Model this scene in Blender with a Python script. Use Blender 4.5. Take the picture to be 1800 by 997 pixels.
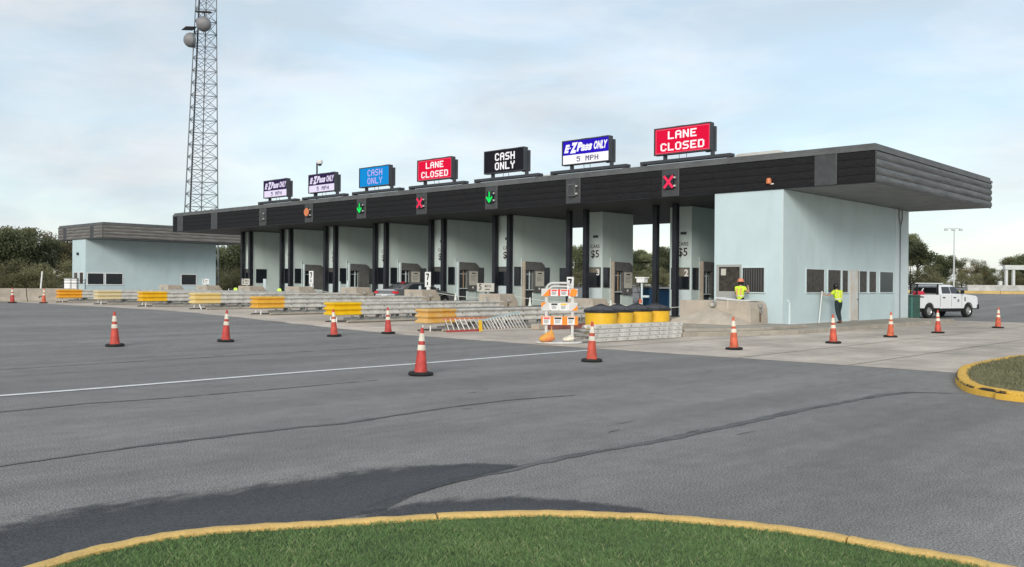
import bpy, math, random
import numpy as np
from mathutils import Matrix, Vector
random.seed(7)
rng = np.random.default_rng(11)
R = math.radians
for o in list(bpy.data.objects):
    bpy.data.objects.remove(o)
S = bpy.context.scene
COL = S.collection

# ------------------------------------------------------------------ camera
# world: x runs along the plaza (towards the near right end), y along the lanes (away), z up
cam_d = bpy.data.cameras.new('camera')
cam = bpy.data.objects.new('camera', cam_d)
COL.objects.link(cam)
cam.location = (17.67, -35.49, 1.78)
_f = Vector((-.683, .730, 0)).normalized()
_r = Vector((.730, .683, 0)).normalized()
_u = Vector((0, 0, 1))
_m = Matrix((_r, _u, -_f)).transposed()
cam.rotation_euler = (_m @ Matrix.Rotation(math.atan(.0078), 3, 'Z')).to_euler()
cam_d.sensor_width = 36
cam_d.lens = 1592 / 1800 * 36
cam_d.shift_y = 1.5 / 1800
cam_d.clip_end = 3000
cam_d.clip_start = .05
S.camera = cam

# ------------------------------------------------------------------ sky, sun, exposure
SUN_DIR = Vector((.62, -1.0, .42)).normalized()          # towards the sun
sun_d = bpy.data.lights.new('sun', 'SUN')
sun_d.energy = 1.5
sun_d.angle = R(18)
sun_d.color = (1, .95, .88)
sun = bpy.data.objects.new('sun', sun_d)
COL.objects.link(sun)
sun.rotation_euler = SUN_DIR.to_track_quat('Z', 'Y').to_euler()
sun.location = (0, -60, 60)

W = bpy.data.worlds.new('World')
S.world = W
W.use_nodes = True
nt = W.node_tree
nt.nodes.clear()
def N(t, **k):
    n = nt.nodes.new(t)
    for a, b in k.items():
        setattr(n, a, b)
    return n
out = N('ShaderNodeOutputWorld')
bg = N('ShaderNodeBackground')
bg.inputs['Strength'].default_value = .1
sky = N('ShaderNodeTexSky', sky_type='NISHITA', sun_disc=False)
sky.sun_elevation = math.asin(SUN_DIR.z)
sky.sun_rotation = math.atan2(SUN_DIR.x, SUN_DIR.y)
sky.altitude = 0
sky.air_density = 1.0
sky.dust_density = .6
tc = N('ShaderNodeTexCoord')
mp = N('ShaderNodeMapping')
mp.inputs['Rotation'].default_value = (.1, .0, .75)
mp.inputs['Scale'].default_value = (1.0, 1.6, 4.2)
n1 = N('ShaderNodeTexNoise')
n1.inputs['Scale'].default_value = 1.9
n1.inputs['Detail'].default_value = 7
n1.inputs['Roughness'].default_value = .52
n1.inputs['Distortion'].default_value = .35
cr = N('ShaderNodeValToRGB')
cr.color_ramp.elements[0].position = .36
cr.color_ramp.elements[0].color = (.70, .70, .70, 1)
cr.color_ramp.elements[1].position = .66
cr.color_ramp.elements[1].color = (1, 1, 1, 1)
n2 = N('ShaderNodeTexNoise')
n2.inputs['Scale'].default_value = 3.4
n2.inputs['Detail'].default_value = 8
n2.inputs['Roughness'].default_value = .56
n2.inputs['Distortion'].default_value = .5
cc = N('ShaderNodeValToRGB')
cc.color_ramp.elements[0].position = .38
cc.color_ramp.elements[0].color = (.585, .69, .775, 1)
cc.color_ramp.elements[1].position = .64
cc.color_ramp.elements[1].color = (.79, .81, .84, 1)
# thin high veil of cloud, whiter towards the horizon
sep = N('ShaderNodeSeparateXYZ')
hz = N('ShaderNodeMapRange')
hz.inputs['From Min'].default_value = .0
hz.inputs['From Max'].default_value = .17
hz.inputs['To Min'].default_value = .5
hz.inputs['To Max'].default_value = .0
mixh = N('ShaderNodeMix', data_type='RGBA')
mixh.inputs['B'].default_value = (.84, .865, .865, 1)
mul = N('ShaderNodeVectorMath', operation='MULTIPLY')
mul.inputs[1].default_value = (6.2, 6.2, 6.2)
hue = N('ShaderNodeVectorMath', operation='MULTIPLY')
hue.inputs[1].default_value = (1.5, 1.55, 1.5)
mix = N('ShaderNodeMix', data_type='RGBA')
L = nt.links.new
L(tc.outputs['Generated'], mp.inputs['Vector'])
L(mp.outputs['Vector'], n1.inputs['Vector'])
L(mp.outputs['Vector'], n2.inputs['Vector'])
L(n1.outputs['Fac'], cr.inputs['Fac'])
L(n2.outputs['Fac'], cc.inputs['Fac'])
L(tc.outputs['Generated'], sep.inputs[0])
L(sep.outputs['Z'], hz.inputs['Value'])
L(hz.outputs['Result'], mixh.inputs['Factor'])
L(cc.outputs['Color'], mixh.inputs['A'])
L(mixh.outputs['Result'], mul.inputs[0])
L(sky.outputs['Color'], hue.inputs[0])
L(cr.outputs['Color'], mix.inputs['Factor'])
L(hue.outputs['Vector'], mix.inputs['A'])
L(mul.outputs['Vector'], mix.inputs['B'])
L(mix.outputs['Result'], bg.inputs['Color'])
L(bg.outputs['Background'], out.inputs['Surface'])

S.view_settings.view_transform = 'Standard'
S.view_settings.look = 'None'
S.view_settings.gamma = 1
S.view_settings.exposure = .7
S.render.engine = 'CYCLES'

# ------------------------------------------------------------------ materials
def lin(r, g, b):
    f = lambda c: (c / 255 / 12.92) if c / 255 <= .04045 else ((c / 255 + .055) / 1.055) ** 2.4
    return (f(r), f(g), f(b))
MATS = {}
def mat(name, col, rough=.7, var=.0, vscale=1.5, col2=None, bump=.0, bscale=40, metal=0., emit=None, estr=1.,
        speck=0., sscale=200., spec=.35, stretch=(1, 1, 1), coat=0., objrand=0.):
    if name in MATS:
        return MATS[name]
    m = bpy.data.materials.new(name)
    m.use_nodes = True
    t = m.node_tree
    b = t.nodes['Principled BSDF']
    b.inputs['Roughness'].default_value = rough
    b.inputs['Metallic'].default_value = metal
    b.inputs['Specular IOR Level'].default_value = spec
    b.inputs['Coat Weight'].default_value = coat
    col = tuple(col)
    b.inputs['Base Color'].default_value = (*col, 1)
    def nn(k, **a):
        n = t.nodes.new(k)
        for p, v in a.items():
            setattr(n, p, v)
        return n
    tcn = nn('ShaderNodeTexCoord')
    mpn = nn('ShaderNodeMapping')
    mpn.inputs['Scale'].default_value = stretch
    t.links.new(tcn.outputs['Object'], mpn.inputs['Vector'])
    last = None
    if var > 0 or col2:
        no = nn('ShaderNodeTexNoise')
        no.inputs['Scale'].default_value = vscale
        no.inputs['Detail'].default_value = 6
        no.inputs['Roughness'].default_value = .6
        t.links.new(mpn.outputs['Vector'], no.inputs['Vector'])
        rp = nn('ShaderNodeValToRGB')
        c2 = col2 or tuple(c * (1 - var) for c in col)
        c1 = col if col2 else tuple(min(1, c * (1 + var * .6)) for c in col)
        rp.color_ramp.elements[0].position = .36
        rp.color_ramp.elements[1].position = .64
        rp.color_ramp.elements[0].color = (*c2, 1)
        rp.color_ramp.elements[1].color = (*c1, 1)
        t.links.new(no.outputs['Fac'], rp.inputs['Fac'])
        last = rp.outputs['Color']
    if speck > 0:
        no = nn('ShaderNodeTexNoise')
        no.inputs['Scale'].default_value = sscale
        no.inputs['Detail'].default_value = 3
        t.links.new(mpn.outputs['Vector'], no.inputs['Vector'])
        mr = nn('ShaderNodeMapRange')
        mr.inputs['From Min'].default_value = .3
        mr.inputs['From Max'].default_value = .7
        mr.inputs['To Min'].default_value = 1 - speck
        mr.inputs['To Max'].default_value = 1 + speck
        t.links.new(no.outputs['Fac'], mr.inputs['Value'])
        vm = nn('ShaderNodeVectorMath', operation='SCALE')
        if last:
            t.links.new(last, vm.inputs[0])
        else:
            vm.inputs[0].default_value = col
        t.links.new(mr.outputs['Result'], vm.inputs['Scale'])
        last = vm.outputs['Vector']
    if objrand > 0:
        oi = nn('ShaderNodeObjectInfo')
        hs = nn('ShaderNodeHueSaturation')
        mr = nn('ShaderNodeMapRange')
        mr.inputs['To Min'].default_value = 1 - objrand
        mr.inputs['To Max'].default_value = 1 + objrand
        t.links.new(oi.outputs['Random'], mr.inputs['Value'])
        t.links.new(mr.outputs['Result'], hs.inputs['Value'])
        mr2 = nn('ShaderNodeMapRange')
        mr2.inputs['To Min'].default_value = .5 - .12 * objrand
        mr2.inputs['To Max'].default_value = .5 + .06 * objrand
        t.links.new(oi.outputs['Random'], mr2.inputs['Value'])
        t.links.new(mr2.outputs['Result'], hs.inputs['Hue'])
        if last:
            t.links.new(last, hs.inputs['Color'])
        else:
            hs.inputs['Color'].default_value = (*col, 1)
        last = hs.outputs['Color']
    if last:
        t.links.new(last, b.inputs['Base Color'])
    if bump > 0:
        no = nn('ShaderNodeTexNoise')
        no.inputs['Scale'].default_value = bscale
        no.inputs['Detail'].default_value = 4
        t.links.new(mpn.outputs['Vector'], no.inputs['Vector'])
        bp = nn('ShaderNodeBump')
        bp.inputs['Strength'].default_value = bump
        bp.inputs['Distance'].default_value = .02
        t.links.new(no.outputs['Fac'], bp.inputs['Height'])
        t.links.new(bp.outputs['Normal'], b.inputs['Normal'])
    if emit:
        b.inputs['Emission Color'].default_value = (*emit, 1)
        b.inputs['Emission Strength'].default_value = estr
    MATS[name] = m
    return m

def wall_mat(name, col, dirt):
    """painted panel with faint vertical run-off streaks and soot patches"""
    m = mat(name, col, rough=.62, var=.04, vscale=.7, bump=.05, bscale=25)
    t = m.node_tree
    b = t.nodes['Principled BSDF']
    src = b.inputs['Base Color'].links[0].from_socket
    tcn = t.nodes.new('ShaderNodeTexCoord')
    mp_ = t.nodes.new('ShaderNodeMapping')
    mp_.inputs['Scale'].default_value = (.8, .8, .22)
    no = t.nodes.new('ShaderNodeTexNoise')
    no.inputs['Scale'].default_value = 1.6
    no.inputs['Detail'].default_value = 6
    rp = t.nodes.new('ShaderNodeValToRGB')
    rp.color_ramp.elements[0].position = .5
    rp.color_ramp.elements[0].color = (0, 0, 0, 1)
    rp.color_ramp.elements[1].position = .78
    rp.color_ramp.elements[1].color = (.26, .26, .26, 1)
    mx = t.nodes.new('ShaderNodeMix')
    mx.data_type = 'RGBA'
    mx.inputs['B'].default_value = (*dirt, 1)
    t.links.new(tcn.outputs['Object'], mp_.inputs['Vector'])
    t.links.new(mp_.outputs['Vector'], no.inputs['Vector'])
    t.links.new(no.outputs['Fac'], rp.inputs['Fac'])
    t.links.new(rp.outputs['Color'], mx.inputs['Factor'])
    t.links.new(src, mx.inputs['A'])
    t.links.new(mx.outputs['Result'], b.inputs['Base Color'])
    return m

M_ASPH = mat('asphalt', (.232, .223, .210), rough=.93, var=.07, vscale=.6, speck=.75, sscale=66, bump=.15, bscale=70, spec=.25)
def layer(m, scale, stretch, lo, hi, a=.35, b=.65):
    """multiply the base colour by another noise octave (wheel paths, grime)"""
    t = m.node_tree
    bs = t.nodes['Principled BSDF']
    src = bs.inputs['Base Color'].links[0].from_socket
    tcn = t.nodes.new('ShaderNodeTexCoord')
    mp_ = t.nodes.new('ShaderNodeMapping')
    mp_.inputs['Scale'].default_value = stretch
    no = t.nodes.new('ShaderNodeTexNoise')
    no.inputs['Scale'].default_value = scale
    no.inputs['Detail'].default_value = 5
    no.inputs['Roughness'].default_value = .62
    mr = t.nodes.new('ShaderNodeMapRange')
    mr.inputs['From Min'].default_value = a
    mr.inputs['From Max'].default_value = b
    mr.inputs['To Min'].default_value = lo
    mr.inputs['To Max'].default_value = hi
    vm = t.nodes.new('ShaderNodeVectorMath')
    vm.operation = 'SCALE'
    t.links.new(tcn.outputs['Object'], mp_.inputs['Vector'])
    t.links.new(mp_.outputs['Vector'], no.inputs['Vector'])
    t.links.new(no.outputs['Fac'], mr.inputs['Value'])
    t.links.new(src, vm.inputs[0])
    t.links.new(mr.outputs['Result'], vm.inputs['Scale'])
    t.links.new(vm.outputs['Vector'], bs.inputs['Base Color'])
    return m
layer(M_ASPH, .55, (1, .10, 1), .80, 1.10)
layer(M_ASPH, 5.0, (1, .5, 1), .90, 1.06)
M_CONC = mat('apron_concrete', (.56, .485, .405), rough=.9, var=.20, vscale=.45, speck=.14, sscale=60, bump=.15, bscale=60)
layer(M_CONC, .5, (1, .16, 1), .80, 1.08)
layer(M_CONC, 3.0, (1, 1, 1), .88, 1.06)
M_TAR = mat('tar_seal', (.125, .123, .120), rough=.8, var=.3, vscale=2.5, speck=.3, sscale=70)
M_LINE = mat('road_paint', (.80, .80, .78), rough=.75, var=.10, vscale=5, col2=(.62, .62, .60))
M_KERB = mat('yellow_kerb_paint', (.66, .435, .15), rough=.75, var=.12, vscale=4, speck=.15, sscale=60, bump=.25, bscale=30)
M_BLOCK = mat('weathered_concrete', (.46, .40, .325), rough=.92, var=.15, vscale=1.6, speck=.2, sscale=50, bump=.3, bscale=40)
M_ISL = mat('island_concrete', (.38, .34, .28), rough=.92, var=.2, vscale=1.2, speck=.15, sscale=50, bump=.2, bscale=40)
M_WALL = wall_mat('blue_grey_paint', (.525, .640, .655), (.35, .41, .41))
M_BOOTH = wall_mat('booth_paint', (.58, .675, .645), (.36, .40, .375))
M_TRIM = mat('pale_trim', (.58, .66, .67), rough=.5, var=.06)
M_FASC = mat('charcoal_board', (.016, .016, .0175), rough=.75, spec=.2, var=.35, vscale=6, bump=.3, bscale=35, stretch=(1, 1, 4))
M_FASG = mat('grey_siding_board', (.118, .122, .122), rough=.6, var=.3, vscale=2.5, bump=.2, bscale=20, stretch=(.3, .3, 3))
M_FASB = mat('brown_grey_board', (.175, .165, .150), rough=.65, var=.3, vscale=2.5, stretch=(.3, .3, 3))
M_PLATE = mat('grey_plate', (.062, .064, .067), rough=.6, var=.2, vscale=3)
M_CAP = mat('roof_cap_metal', (.115, .118, .118), rough=.55, var=.2, vscale=1.5)
M_SOFF_SHADE = mat('lane_soffit_shade', (.030, .031, .033), rough=.6, var=.2)  # soffit grey darkened to carry the shade over the lanes
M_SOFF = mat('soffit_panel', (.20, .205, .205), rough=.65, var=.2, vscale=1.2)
M_COLM = mat('black_column_paint', (.018, .020, .026), rough=.4, var=.3, vscale=2)
M_GLASS = mat('dark_glass', (.010, .013, .018), rough=.12, spec=.5)
M_DUSTY = mat('dusty_pane', (.058, .050, .042), rough=.4, var=.5, vscale=5, spec=.2)
M_BLIND = mat('blind_slat', (.085, .082, .078), rough=.6)
M_WHITE = mat('white_paint', (.78, .78, .76), rough=.5, var=.06, vscale=3)
M_DARKM = mat('dark_metal', (.045, .047, .05), rough=.5, var=.2)
M_SIGNC = mat('sign_cabinet', (.052, .055, .062), rough=.5, var=.15)
M_GALV = mat('galvanised_steel', (.58, .565, .52), rough=.6, var=.22, vscale=3, metal=.0)
M_GALVD = mat('dull_galvanised', (.30, .295, .275), rough=.65, var=.3, vscale=4, metal=.2)
M_TOWER = mat('tower_steel', (.17, .185, .195), rough=.6, var=.15, metal=.2)
M_ORANGE = mat('cone_orange', (.58, .115, .060), rough=.6, var=.30, vscale=7, objrand=.14)
M_REFL = mat('reflective_white', (.72, .66, .54), rough=.5, var=.2, vscale=9)
M_RUBB = mat('black_rubber', (.018, .018, .018), rough=.8, var=.2, vscale=6)
M_YELLOW = mat('barrel_yellow', (.83, .49, .03), rough=.45, var=.07, vscale=3)
M_LID = mat('black_lid', (.020, .021, .024), rough=.45, var=.3, vscale=4)
M_LIDG = mat('lid_membrane', (.060, .062, .066), rough=.4, var=.3, vscale=5)
M_DOORG = mat('grey_metal_hood', (.125, .125, .122), rough=.6, var=.2, vscale=3)
M_NOTICE = mat('notice_paper', (.52, .50, .44), rough=.7)
M_INK = mat('black_ink', (.012, .012, .012), rough=.7)
M_RUST = mat('faded_red_timber', (.22, .085, .07), rough=.85, var=.3, vscale=4)
M_DIRTYW = mat('door_paint', (.60, .64, .63), rough=.6, var=.12, vscale=1.2, col2=(.55, .47, .39))

# ------------------------------------------------------------------ mesh helpers
class MB:
    def __init__(s):
        s.v, s.f, s.mi = [], [], []
    def add(s, vs, fs, m=0, M=None):
        o = len(s.v)
        for p in vs:
            s.v.append(tuple(M @ Vector(p)) if M is not None else tuple(p))
        for f in fs:
            s.f.append([i + o for i in f])
            s.mi.append(m)
        return s
    def box(s, x0, x1, y0, y1, z0, z1, m=0, M=None):
        v = [(x0, y0, z0), (x1, y0, z0), (x1, y1, z0), (x0, y1, z0), (x0, y0, z1), (x1, y0, z1), (x1, y1, z1), (x0, y1, z1)]
        return s.add(v, [(0, 3, 2, 1), (4, 5, 6, 7), (0, 1, 5, 4), (1, 2, 6, 5), (2, 3, 7, 6), (3, 0, 4, 7)], m, M)
    def tube(s, p0, p1, r0, r1=None, n=8, m=0, cap=True, M=None):
        r1 = r0 if r1 is None else r1
        p0, p1 = Vector(p0), Vector(p1)
        q = (p1 - p0).to_track_quat('Z', 'Y')
        v, f = [], []
        for p, r in ((p0, r0), (p1, r1)):
            for i in range(n):
                a = 2 * math.pi * i / n
                v.append(p + q @ Vector((r * math.cos(a), r * math.sin(a), 0)))
        for i in range(n):
            j = (i + 1) % n
            f.append((i, j, n + j, n + i))
        if cap:
            f += [tuple(range(n - 1, -1, -1)), tuple(range(n, 2 * n))]
        return s.add(v, f, m, M)
    def path(s, pts, r, n=6, m=0):
        for a, b in zip(pts[:-1], pts[1:]):
            s.tube(a, b, r, r, n, m)
        return s
    def lathe(s, prof, n=20, m=0, M=None, cap=True):
        v, f = [], []
        for r, z in prof:
            for i in range(n):
                a = 2 * math.pi * i / n
                v.append((r * math.cos(a), r * math.sin(a), z))
        for k in range(len(prof) - 1):
            for i in range(n):
                j = (i + 1) % n
                f.append((k * n + i, k * n + j, (k + 1) * n + j, (k + 1) * n + i))
        if cap:
            f += [tuple(range(n - 1, -1, -1)), tuple(range((len(prof) - 1) * n, len(prof) * n))]
        return s.add(v, f, m, M)
    def prism(s, poly, a0, a1, axis='z', m=0, M=None):
        """extrude a 2-D polygon along an axis; poly holds the other two coordinates in xyz order"""
        def P(p, a):
            return {'x': (a, p[0], p[1]), 'y': (p[0], a, p[1]), 'z': (p[0], p[1], a)}[axis]
        n = len(poly)
        v = [P(p, a0) for p in poly] + [P(p, a1) for p in poly]
        f = [tuple(range(n)), tuple(range(2 * n - 1, n - 1, -1))]
        for i in range(n):
            j = (i + 1) % n
            f.append((i, n + i, n + j, j))
        return s.add(v, f, m, M)
    def ribbon(s, a, b, m=0):
        """quad strip between two equally long point rows"""
        n = len(a)
        return s.add(list(a) + list(b), [(i, i + 1, n + i + 1, n + i) for i in range(n - 1)], m)

def fix(me):
    import bmesh
    bm = bmesh.new()
    bm.from_mesh(me)
    bmesh.ops.recalc_face_normals(bm, faces=bm.faces)
    bm.to_mesh(me)
    bm.free()

def link(o, parent=None):
    COL.objects.link(o)
    if parent is not None:
        o.parent = parent
    return o

def tag(o, label=None, cat=None, group=None, kind=None):
    if label: o['label'] = label
    if cat: o['category'] = cat
    if group: o['group'] = group
    if kind: o['kind'] = kind
    return o

def obj(name, mb, ms, parent=None, smooth=False, bevel=0., recalc=True, **tags):
    me = bpy.data.meshes.new(name)
    me.from_pydata([tuple(p) for p in mb.v], [], mb.f)
    ms = ms if isinstance(ms, (list, tuple)) else [ms]
    for m in ms:
        me.materials.append(m)
    if len(ms) > 1:
        me.polygons.foreach_set('material_index', mb.mi)
    if recalc:
        fix(me)
    if smooth:
        me.polygons.foreach_set('use_smooth', [True] * len(me.polygons))
        try:
            me.set_sharp_from_angle(angle=R(38))
        except Exception:
            pass
    o = link(bpy.data.objects.new(name, me), parent)
    if bevel:
        b = o.modifiers.new('bevel', 'BEVEL')
        b.width = bevel
        b.segments = 2
        b.limit_method = 'ANGLE'
    return tag(o, **tags)

def empty(name, loc=(0, 0, 0), rz=0., **tags):
    o = bpy.data.objects.new(name, None)
    o.empty_display_size = .2
    link(o)
    o.location = loc
    o.rotation_euler = (0, 0, rz)
    return tag(o, **tags)

def copy_tree(o, parent=None):
    c = o.copy()
    COL.objects.link(c)
    c.parent = parent
    if parent is not None:
        c.matrix_parent_inverse = o.matrix_parent_inverse
    for ch in o.children:
        copy_tree(ch, c)
    return c

def text_mb(body, size, shear=0., bold=0., align='CENTER', spacing=1.):
    """flat lettering as mesh data in the xz plane (facing -y)"""
    cu = bpy.data.curves.new('lettering', 'FONT')
    cu.body = body
    cu.size = size
    cu.shear = shear
    cu.offset = bold
    cu.align_x = align
    cu.align_y = 'CENTER'
    cu.space_character = spacing
    cu.resolution_u = 3
    cu.fill_mode = 'FRONT'
    o = bpy.data.objects.new('lettering', cu)
    COL.objects.link(o)
    bpy.context.view_layer.update()
    dg = bpy.context.evaluated_depsgraph_get()
    me = bpy.data.meshes.new_from_object(o.evaluated_get(dg))
    mb = MB()
    mb.add([(v.co.x, 0, v.co.y) for v in me.vertices], [list(p.vertices) for p in me.polygons])
    bpy.data.objects.remove(o)
    bpy.data.meshes.remove(me)
    bpy.data.curves.remove(cu)
    return mb

def fit(mb, w, h):
    """scale flat lettering to a given width and height about its centre"""
    xs = [v[0] for v in mb.v]
    zs = [v[2] for v in mb.v]
    cx, cz = (min(xs) + max(xs)) / 2, (min(zs) + max(zs)) / 2
    sx, sz = w / (max(xs) - min(xs)), h / (max(zs) - min(zs))
    mb.v = [((x - cx) * sx, y, (z - cz) * sz) for x, y, z in mb.v]
    return mb
def moved(mb, M):
    r = MB()
    return r.add(mb.v, mb.f, 0, M)
TOX = Matrix.Rotation(R(90), 4, 'Z')      # turns a -y facing sheet so that it faces +x

# ------------------------------------------------------------------ ground
def ss(a, b, x):
    t = min(max((x - a) / (b - a), 0.), 1.)
    return t * t * (3 - 2 * t)
GX = sorted(set([-1500, -700, -350, -200, -120, -90, -70, -55, -40, -34] + list(range(-30, 1)) + [4, 8, 12, 16, 20, 26, 34, 50, 80, 140, 300, 700, 1500]))
GY = sorted(set([-1500, -600, -250, -120, -80, -60, -45, -38, -30, -22, -15, -8, 0, 8, 14, 18, 22, 26, 34, 44, 56, 68, 82, 100, 140, 220, 400, 800, 1600]))
def hx(x): return .42 * ss(-3, -26, x)
def _hx_lin(x):
    for a, b in zip(GX[:-1], GX[1:]):
        if a <= x <= b:
            t = (x - a) / (b - a)
            return hx(a) * (1 - t) + hx(b) * t
    return hx(x)
def rise(y): return .0225 * min(max(0, y - 22), 60)
def G(x, y): return _hx_lin(x) + rise(y)

gb = MB()
nx = len(GX)
gb.v = [(x, y, hx(x) + rise(y)) for y in GY for x in GX]
gb.f = [(j * nx + i, j * nx + i + 1, (j + 1) * nx + i + 1, (j + 1) * nx + i) for j in range(len(GY) - 1) for i in range(nx - 1)]
obj('asphalt_ground', gb, M_ASPH, recalc=False, kind='structure')

def sheet(name, x0, x1, y0, y1, dz, m, wob=0.):
    xs = [x0] + [x for x in GX if x0 < x < x1] + [x1]
    mb = MB()
    mb.ribbon([(x, y0 + (random.uniform(-wob, wob) if wob else 0), G(x, 0) + dz) for x in xs], [(x, y1, G(x, 0) + dz) for x in xs])
    return obj(name, mb, m, recalc=False, kind='structure')
sheet('concrete_apron', -62, 40, -15.3, 16.8, .004, M_CONC, .12)

# saw-cut joints of the apron, each a real strip of dark filler
for jx in (1.9, 6.4, 9.2):
    mb = MB()
    mb.ribbon([(jx, -15.2, .008), (jx, 16.7, .008)], [(jx + .035, -15.2, .008), (jx + .035, 16.7, .008)])
    obj('apron_joint', mb, M_TAR, recalc=False, kind='structure')
for jy in (-9.6, -3.4, 3.0, 9.4):
    mb = MB()
    mb.ribbon([(2.6, jy, .012), (30, jy, .012)], [(2.6, jy + .03, .012), (30, jy + .03, .012)])
    obj('apron_joint', mb, M_TAR, recalc=False, kind='structure')

mb = MB()
ys = np.linspace(-60, -15.9, 40)
mb.ribbon([(2.30 + .04 * math.sin(y * .8), y, .008) for y in ys], [(2.48 + .04 * math.sin(y * .8), y, .008) for y in ys])
obj('white_lane_line', mb, M_LINE, recalc=False, kind='structure')

def seam(pts, w, name='tar_seam', z=.006):
    P = []
    for (x0, y0), (x1, y1) in zip(pts[:-1], pts[1:]):
        n = max(2, int(math.hypot(x1 - x0, y1 - y0) / .12))
        for i in range(n):
            P.append((x0 + (x1 - x0) * i / n, y0 + (y1 - y0) * i / n))
    P.append(pts[-1])
    a, b = [], []
    ww = w
    for i, (x, y) in enumerate(P):
        ww = .80 * ww + .20 * w * random.uniform(-.25, 2.1)
        e = min(1, i / 6, (len(P) - 1 - i) / 6)
        j, k = random.uniform(-.018, .018), random.uniform(-.018, .018)
        a.append((x - ww * e + j, y, z))
        b.append((x + ww * e + k + .004, y, z))
    mb = MB()
    mb.ribbon(a, b)
    return obj(name, mb, M_TAR, recalc=False, kind='structure')
seam([(8.1, -50), (8.18, -32.5), (8.07, -31), (8.15, -29.2), (8.28, -28.6), (8.11, -26.5), (8.14, -25.3), (8.5, -24.0)], .042)
seam([(11.9, -31.0), (11.7, -29.85), (11.72, -29.1), (11.7, -28.2), (11.82, -26.9), (11.84, -25.4), (11.81, -23.3), (11.93, -20.4), (12.12, -19.65), (12.9, -19.1)], .075)
seam([(4.2, -50), (4.29, -31.3), (4.19, -30.1), (4.41, -28.9), (4.48, -27), (4.5, -25)], .028)
seam([(-2.2, -40), (-2.1, -30), (-2.2, -22), (-2.1, -16.2)], .025)
for _ in range(46):                                             # short crack fills scattered over the asphalt
    x, y = random.uniform(-4, 15), random.uniform(-30, -16.5)
    if (x - 14) ** 2 + (y + 31) ** 2 < 6 or (x > 11 and y > -20.5):
        continue
    seam([(x, y), (x + random.uniform(-.03, .03), y + random.uniform(.15, .5))], .012, 'crack_fill')

# damp patches beside the kerb: thin film with a ragged edge
def damp_mat():
    m = bpy.data.materials.new('damp_asphalt')
    m.use_nodes = True
    t = m.node_tree
    b = t.nodes['Principled BSDF']
    b.inputs['Base Color'].default_value = (.030, .032, .037, 1)
    b.inputs['Specular IOR Level'].default_value = .42
    at = t.nodes.new('ShaderNodeAttribute')
    at.attribute_name = 'cover'
    tcn = t.nodes.new('ShaderNodeTexCoord')
    no = t.nodes.new('ShaderNodeTexNoise')
    no.inputs['Scale'].default_value = 9
    no.inputs['Detail'].default_value = 8
    no.inputs['Roughness'].default_value = .75
    t.links.new(tcn.outputs['Object'], no.inputs['Vector'])
    n2_ = t.nodes.new('ShaderNodeTexNoise')
    n2_.inputs['Scale'].default_value = 52
    n2_.inputs['Detail'].default_value = 3
    t.links.new(tcn.outputs['Object'], n2_.inputs['Vector'])
    rg = t.nodes.new('ShaderNodeMapRange')               # wetter, so glossier, away from the drying rim
    rg.inputs['From Min'].default_value = .25
    rg.inputs['From Max'].default_value = .75
    rg.inputs['To Min'].default_value = .85
    rg.inputs['To Max'].default_value = .52
    t.links.new(at.outputs['Fac'], rg.inputs['Value'])
    t.links.new(rg.outputs['Result'], b.inputs['Roughness'])
    mpd = t.nodes.new('ShaderNodeMapping')
    mpd.inputs['Scale'].default_value = (1, .35, 1)
    t.links.new(tcn.outputs['Object'], mpd.inputs['Vector'])
    t.links.new(mpd.outputs['Vector'], no.inputs['Vector'])
    ad = t.nodes.new('ShaderNodeMath')
    ad.operation = 'ADD'
    t.links.new(at.outputs['Fac'], ad.inputs[0])
    t.links.new(no.outputs['Fac'], ad.inputs[1])
    mr = t.nodes.new('ShaderNodeMapRange')
    mr.inputs['From Min'].default_value = .60
    mr.inputs['From Max'].default_value = .82
    mr.inputs['To Max'].default_value = .66
    t.links.new(ad.outputs[0], mr.inputs['Value'])
    t.links.new(mr.outputs['Result'], b.inputs['Alpha'])
    mr2 = t.nodes.new('ShaderNodeMapRange')
    mr2.inputs['From Min'].default_value = .3
    mr2.inputs['From Max'].default_value = .7
    mr2.inputs['To Min'].default_value = .15
    mr2.inputs['To Max'].default_value = 2.2
    t.links.new(n2_.outputs['Fac'], mr2.inputs['Value'])
    vm = t.nodes.new('ShaderNodeVectorMath')
    vm.operation = 'SCALE'
    vm.inputs[0].default_value = (.042, .044, .050)
    t.links.new(mr2.outputs['Result'], vm.inputs['Scale'])
    t.links.new(vm.outputs['Vector'], b.inputs['Base Color'])
    bp = t.nodes.new('ShaderNodeBump')
    bp.inputs['Strength'].default_value = .9
    bp.inputs['Distance'].default_value = .012
    t.links.new(n2_.outputs['Fac'], bp.inputs['Height'])
    t.links.new(bp.outputs['Normal'], b.inputs['Normal'])
    return m
M_DAMP = damp_mat()
def damp(rows, z):
    """rows: (left edge point, right edge point) pairs along the patch"""
    nu = 9
    mb = MB()
    cov = []
    n = len(rows)
    for k, (a, b) in enumerate(rows):
        for i in range(nu):
            t = i / (nu - 1)
            mb.v.append((a[0] + (b[0] - a[0]) * t, a[1] + (b[1] - a[1]) * t, z))
            e = min(t * 1.6, 1)
            cov.append(max(0, min(e, (k) / 1.5, (n - 1 - k) / 1.2, 1)) * .75)
    mb.f = [(k * nu + i, k * nu + i + 1, (k + 1) * nu + i + 1, (k + 1) * nu + i) for k in range(n - 1) for i in range(nu - 1)]
    o = obj('damp_patch', mb, M_DAMP, recalc=False, kind='structure')
    at = o.data.attributes.new('cover', 'FLOAT', 'POINT')
    at.data.foreach_set('value', cov)
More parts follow.
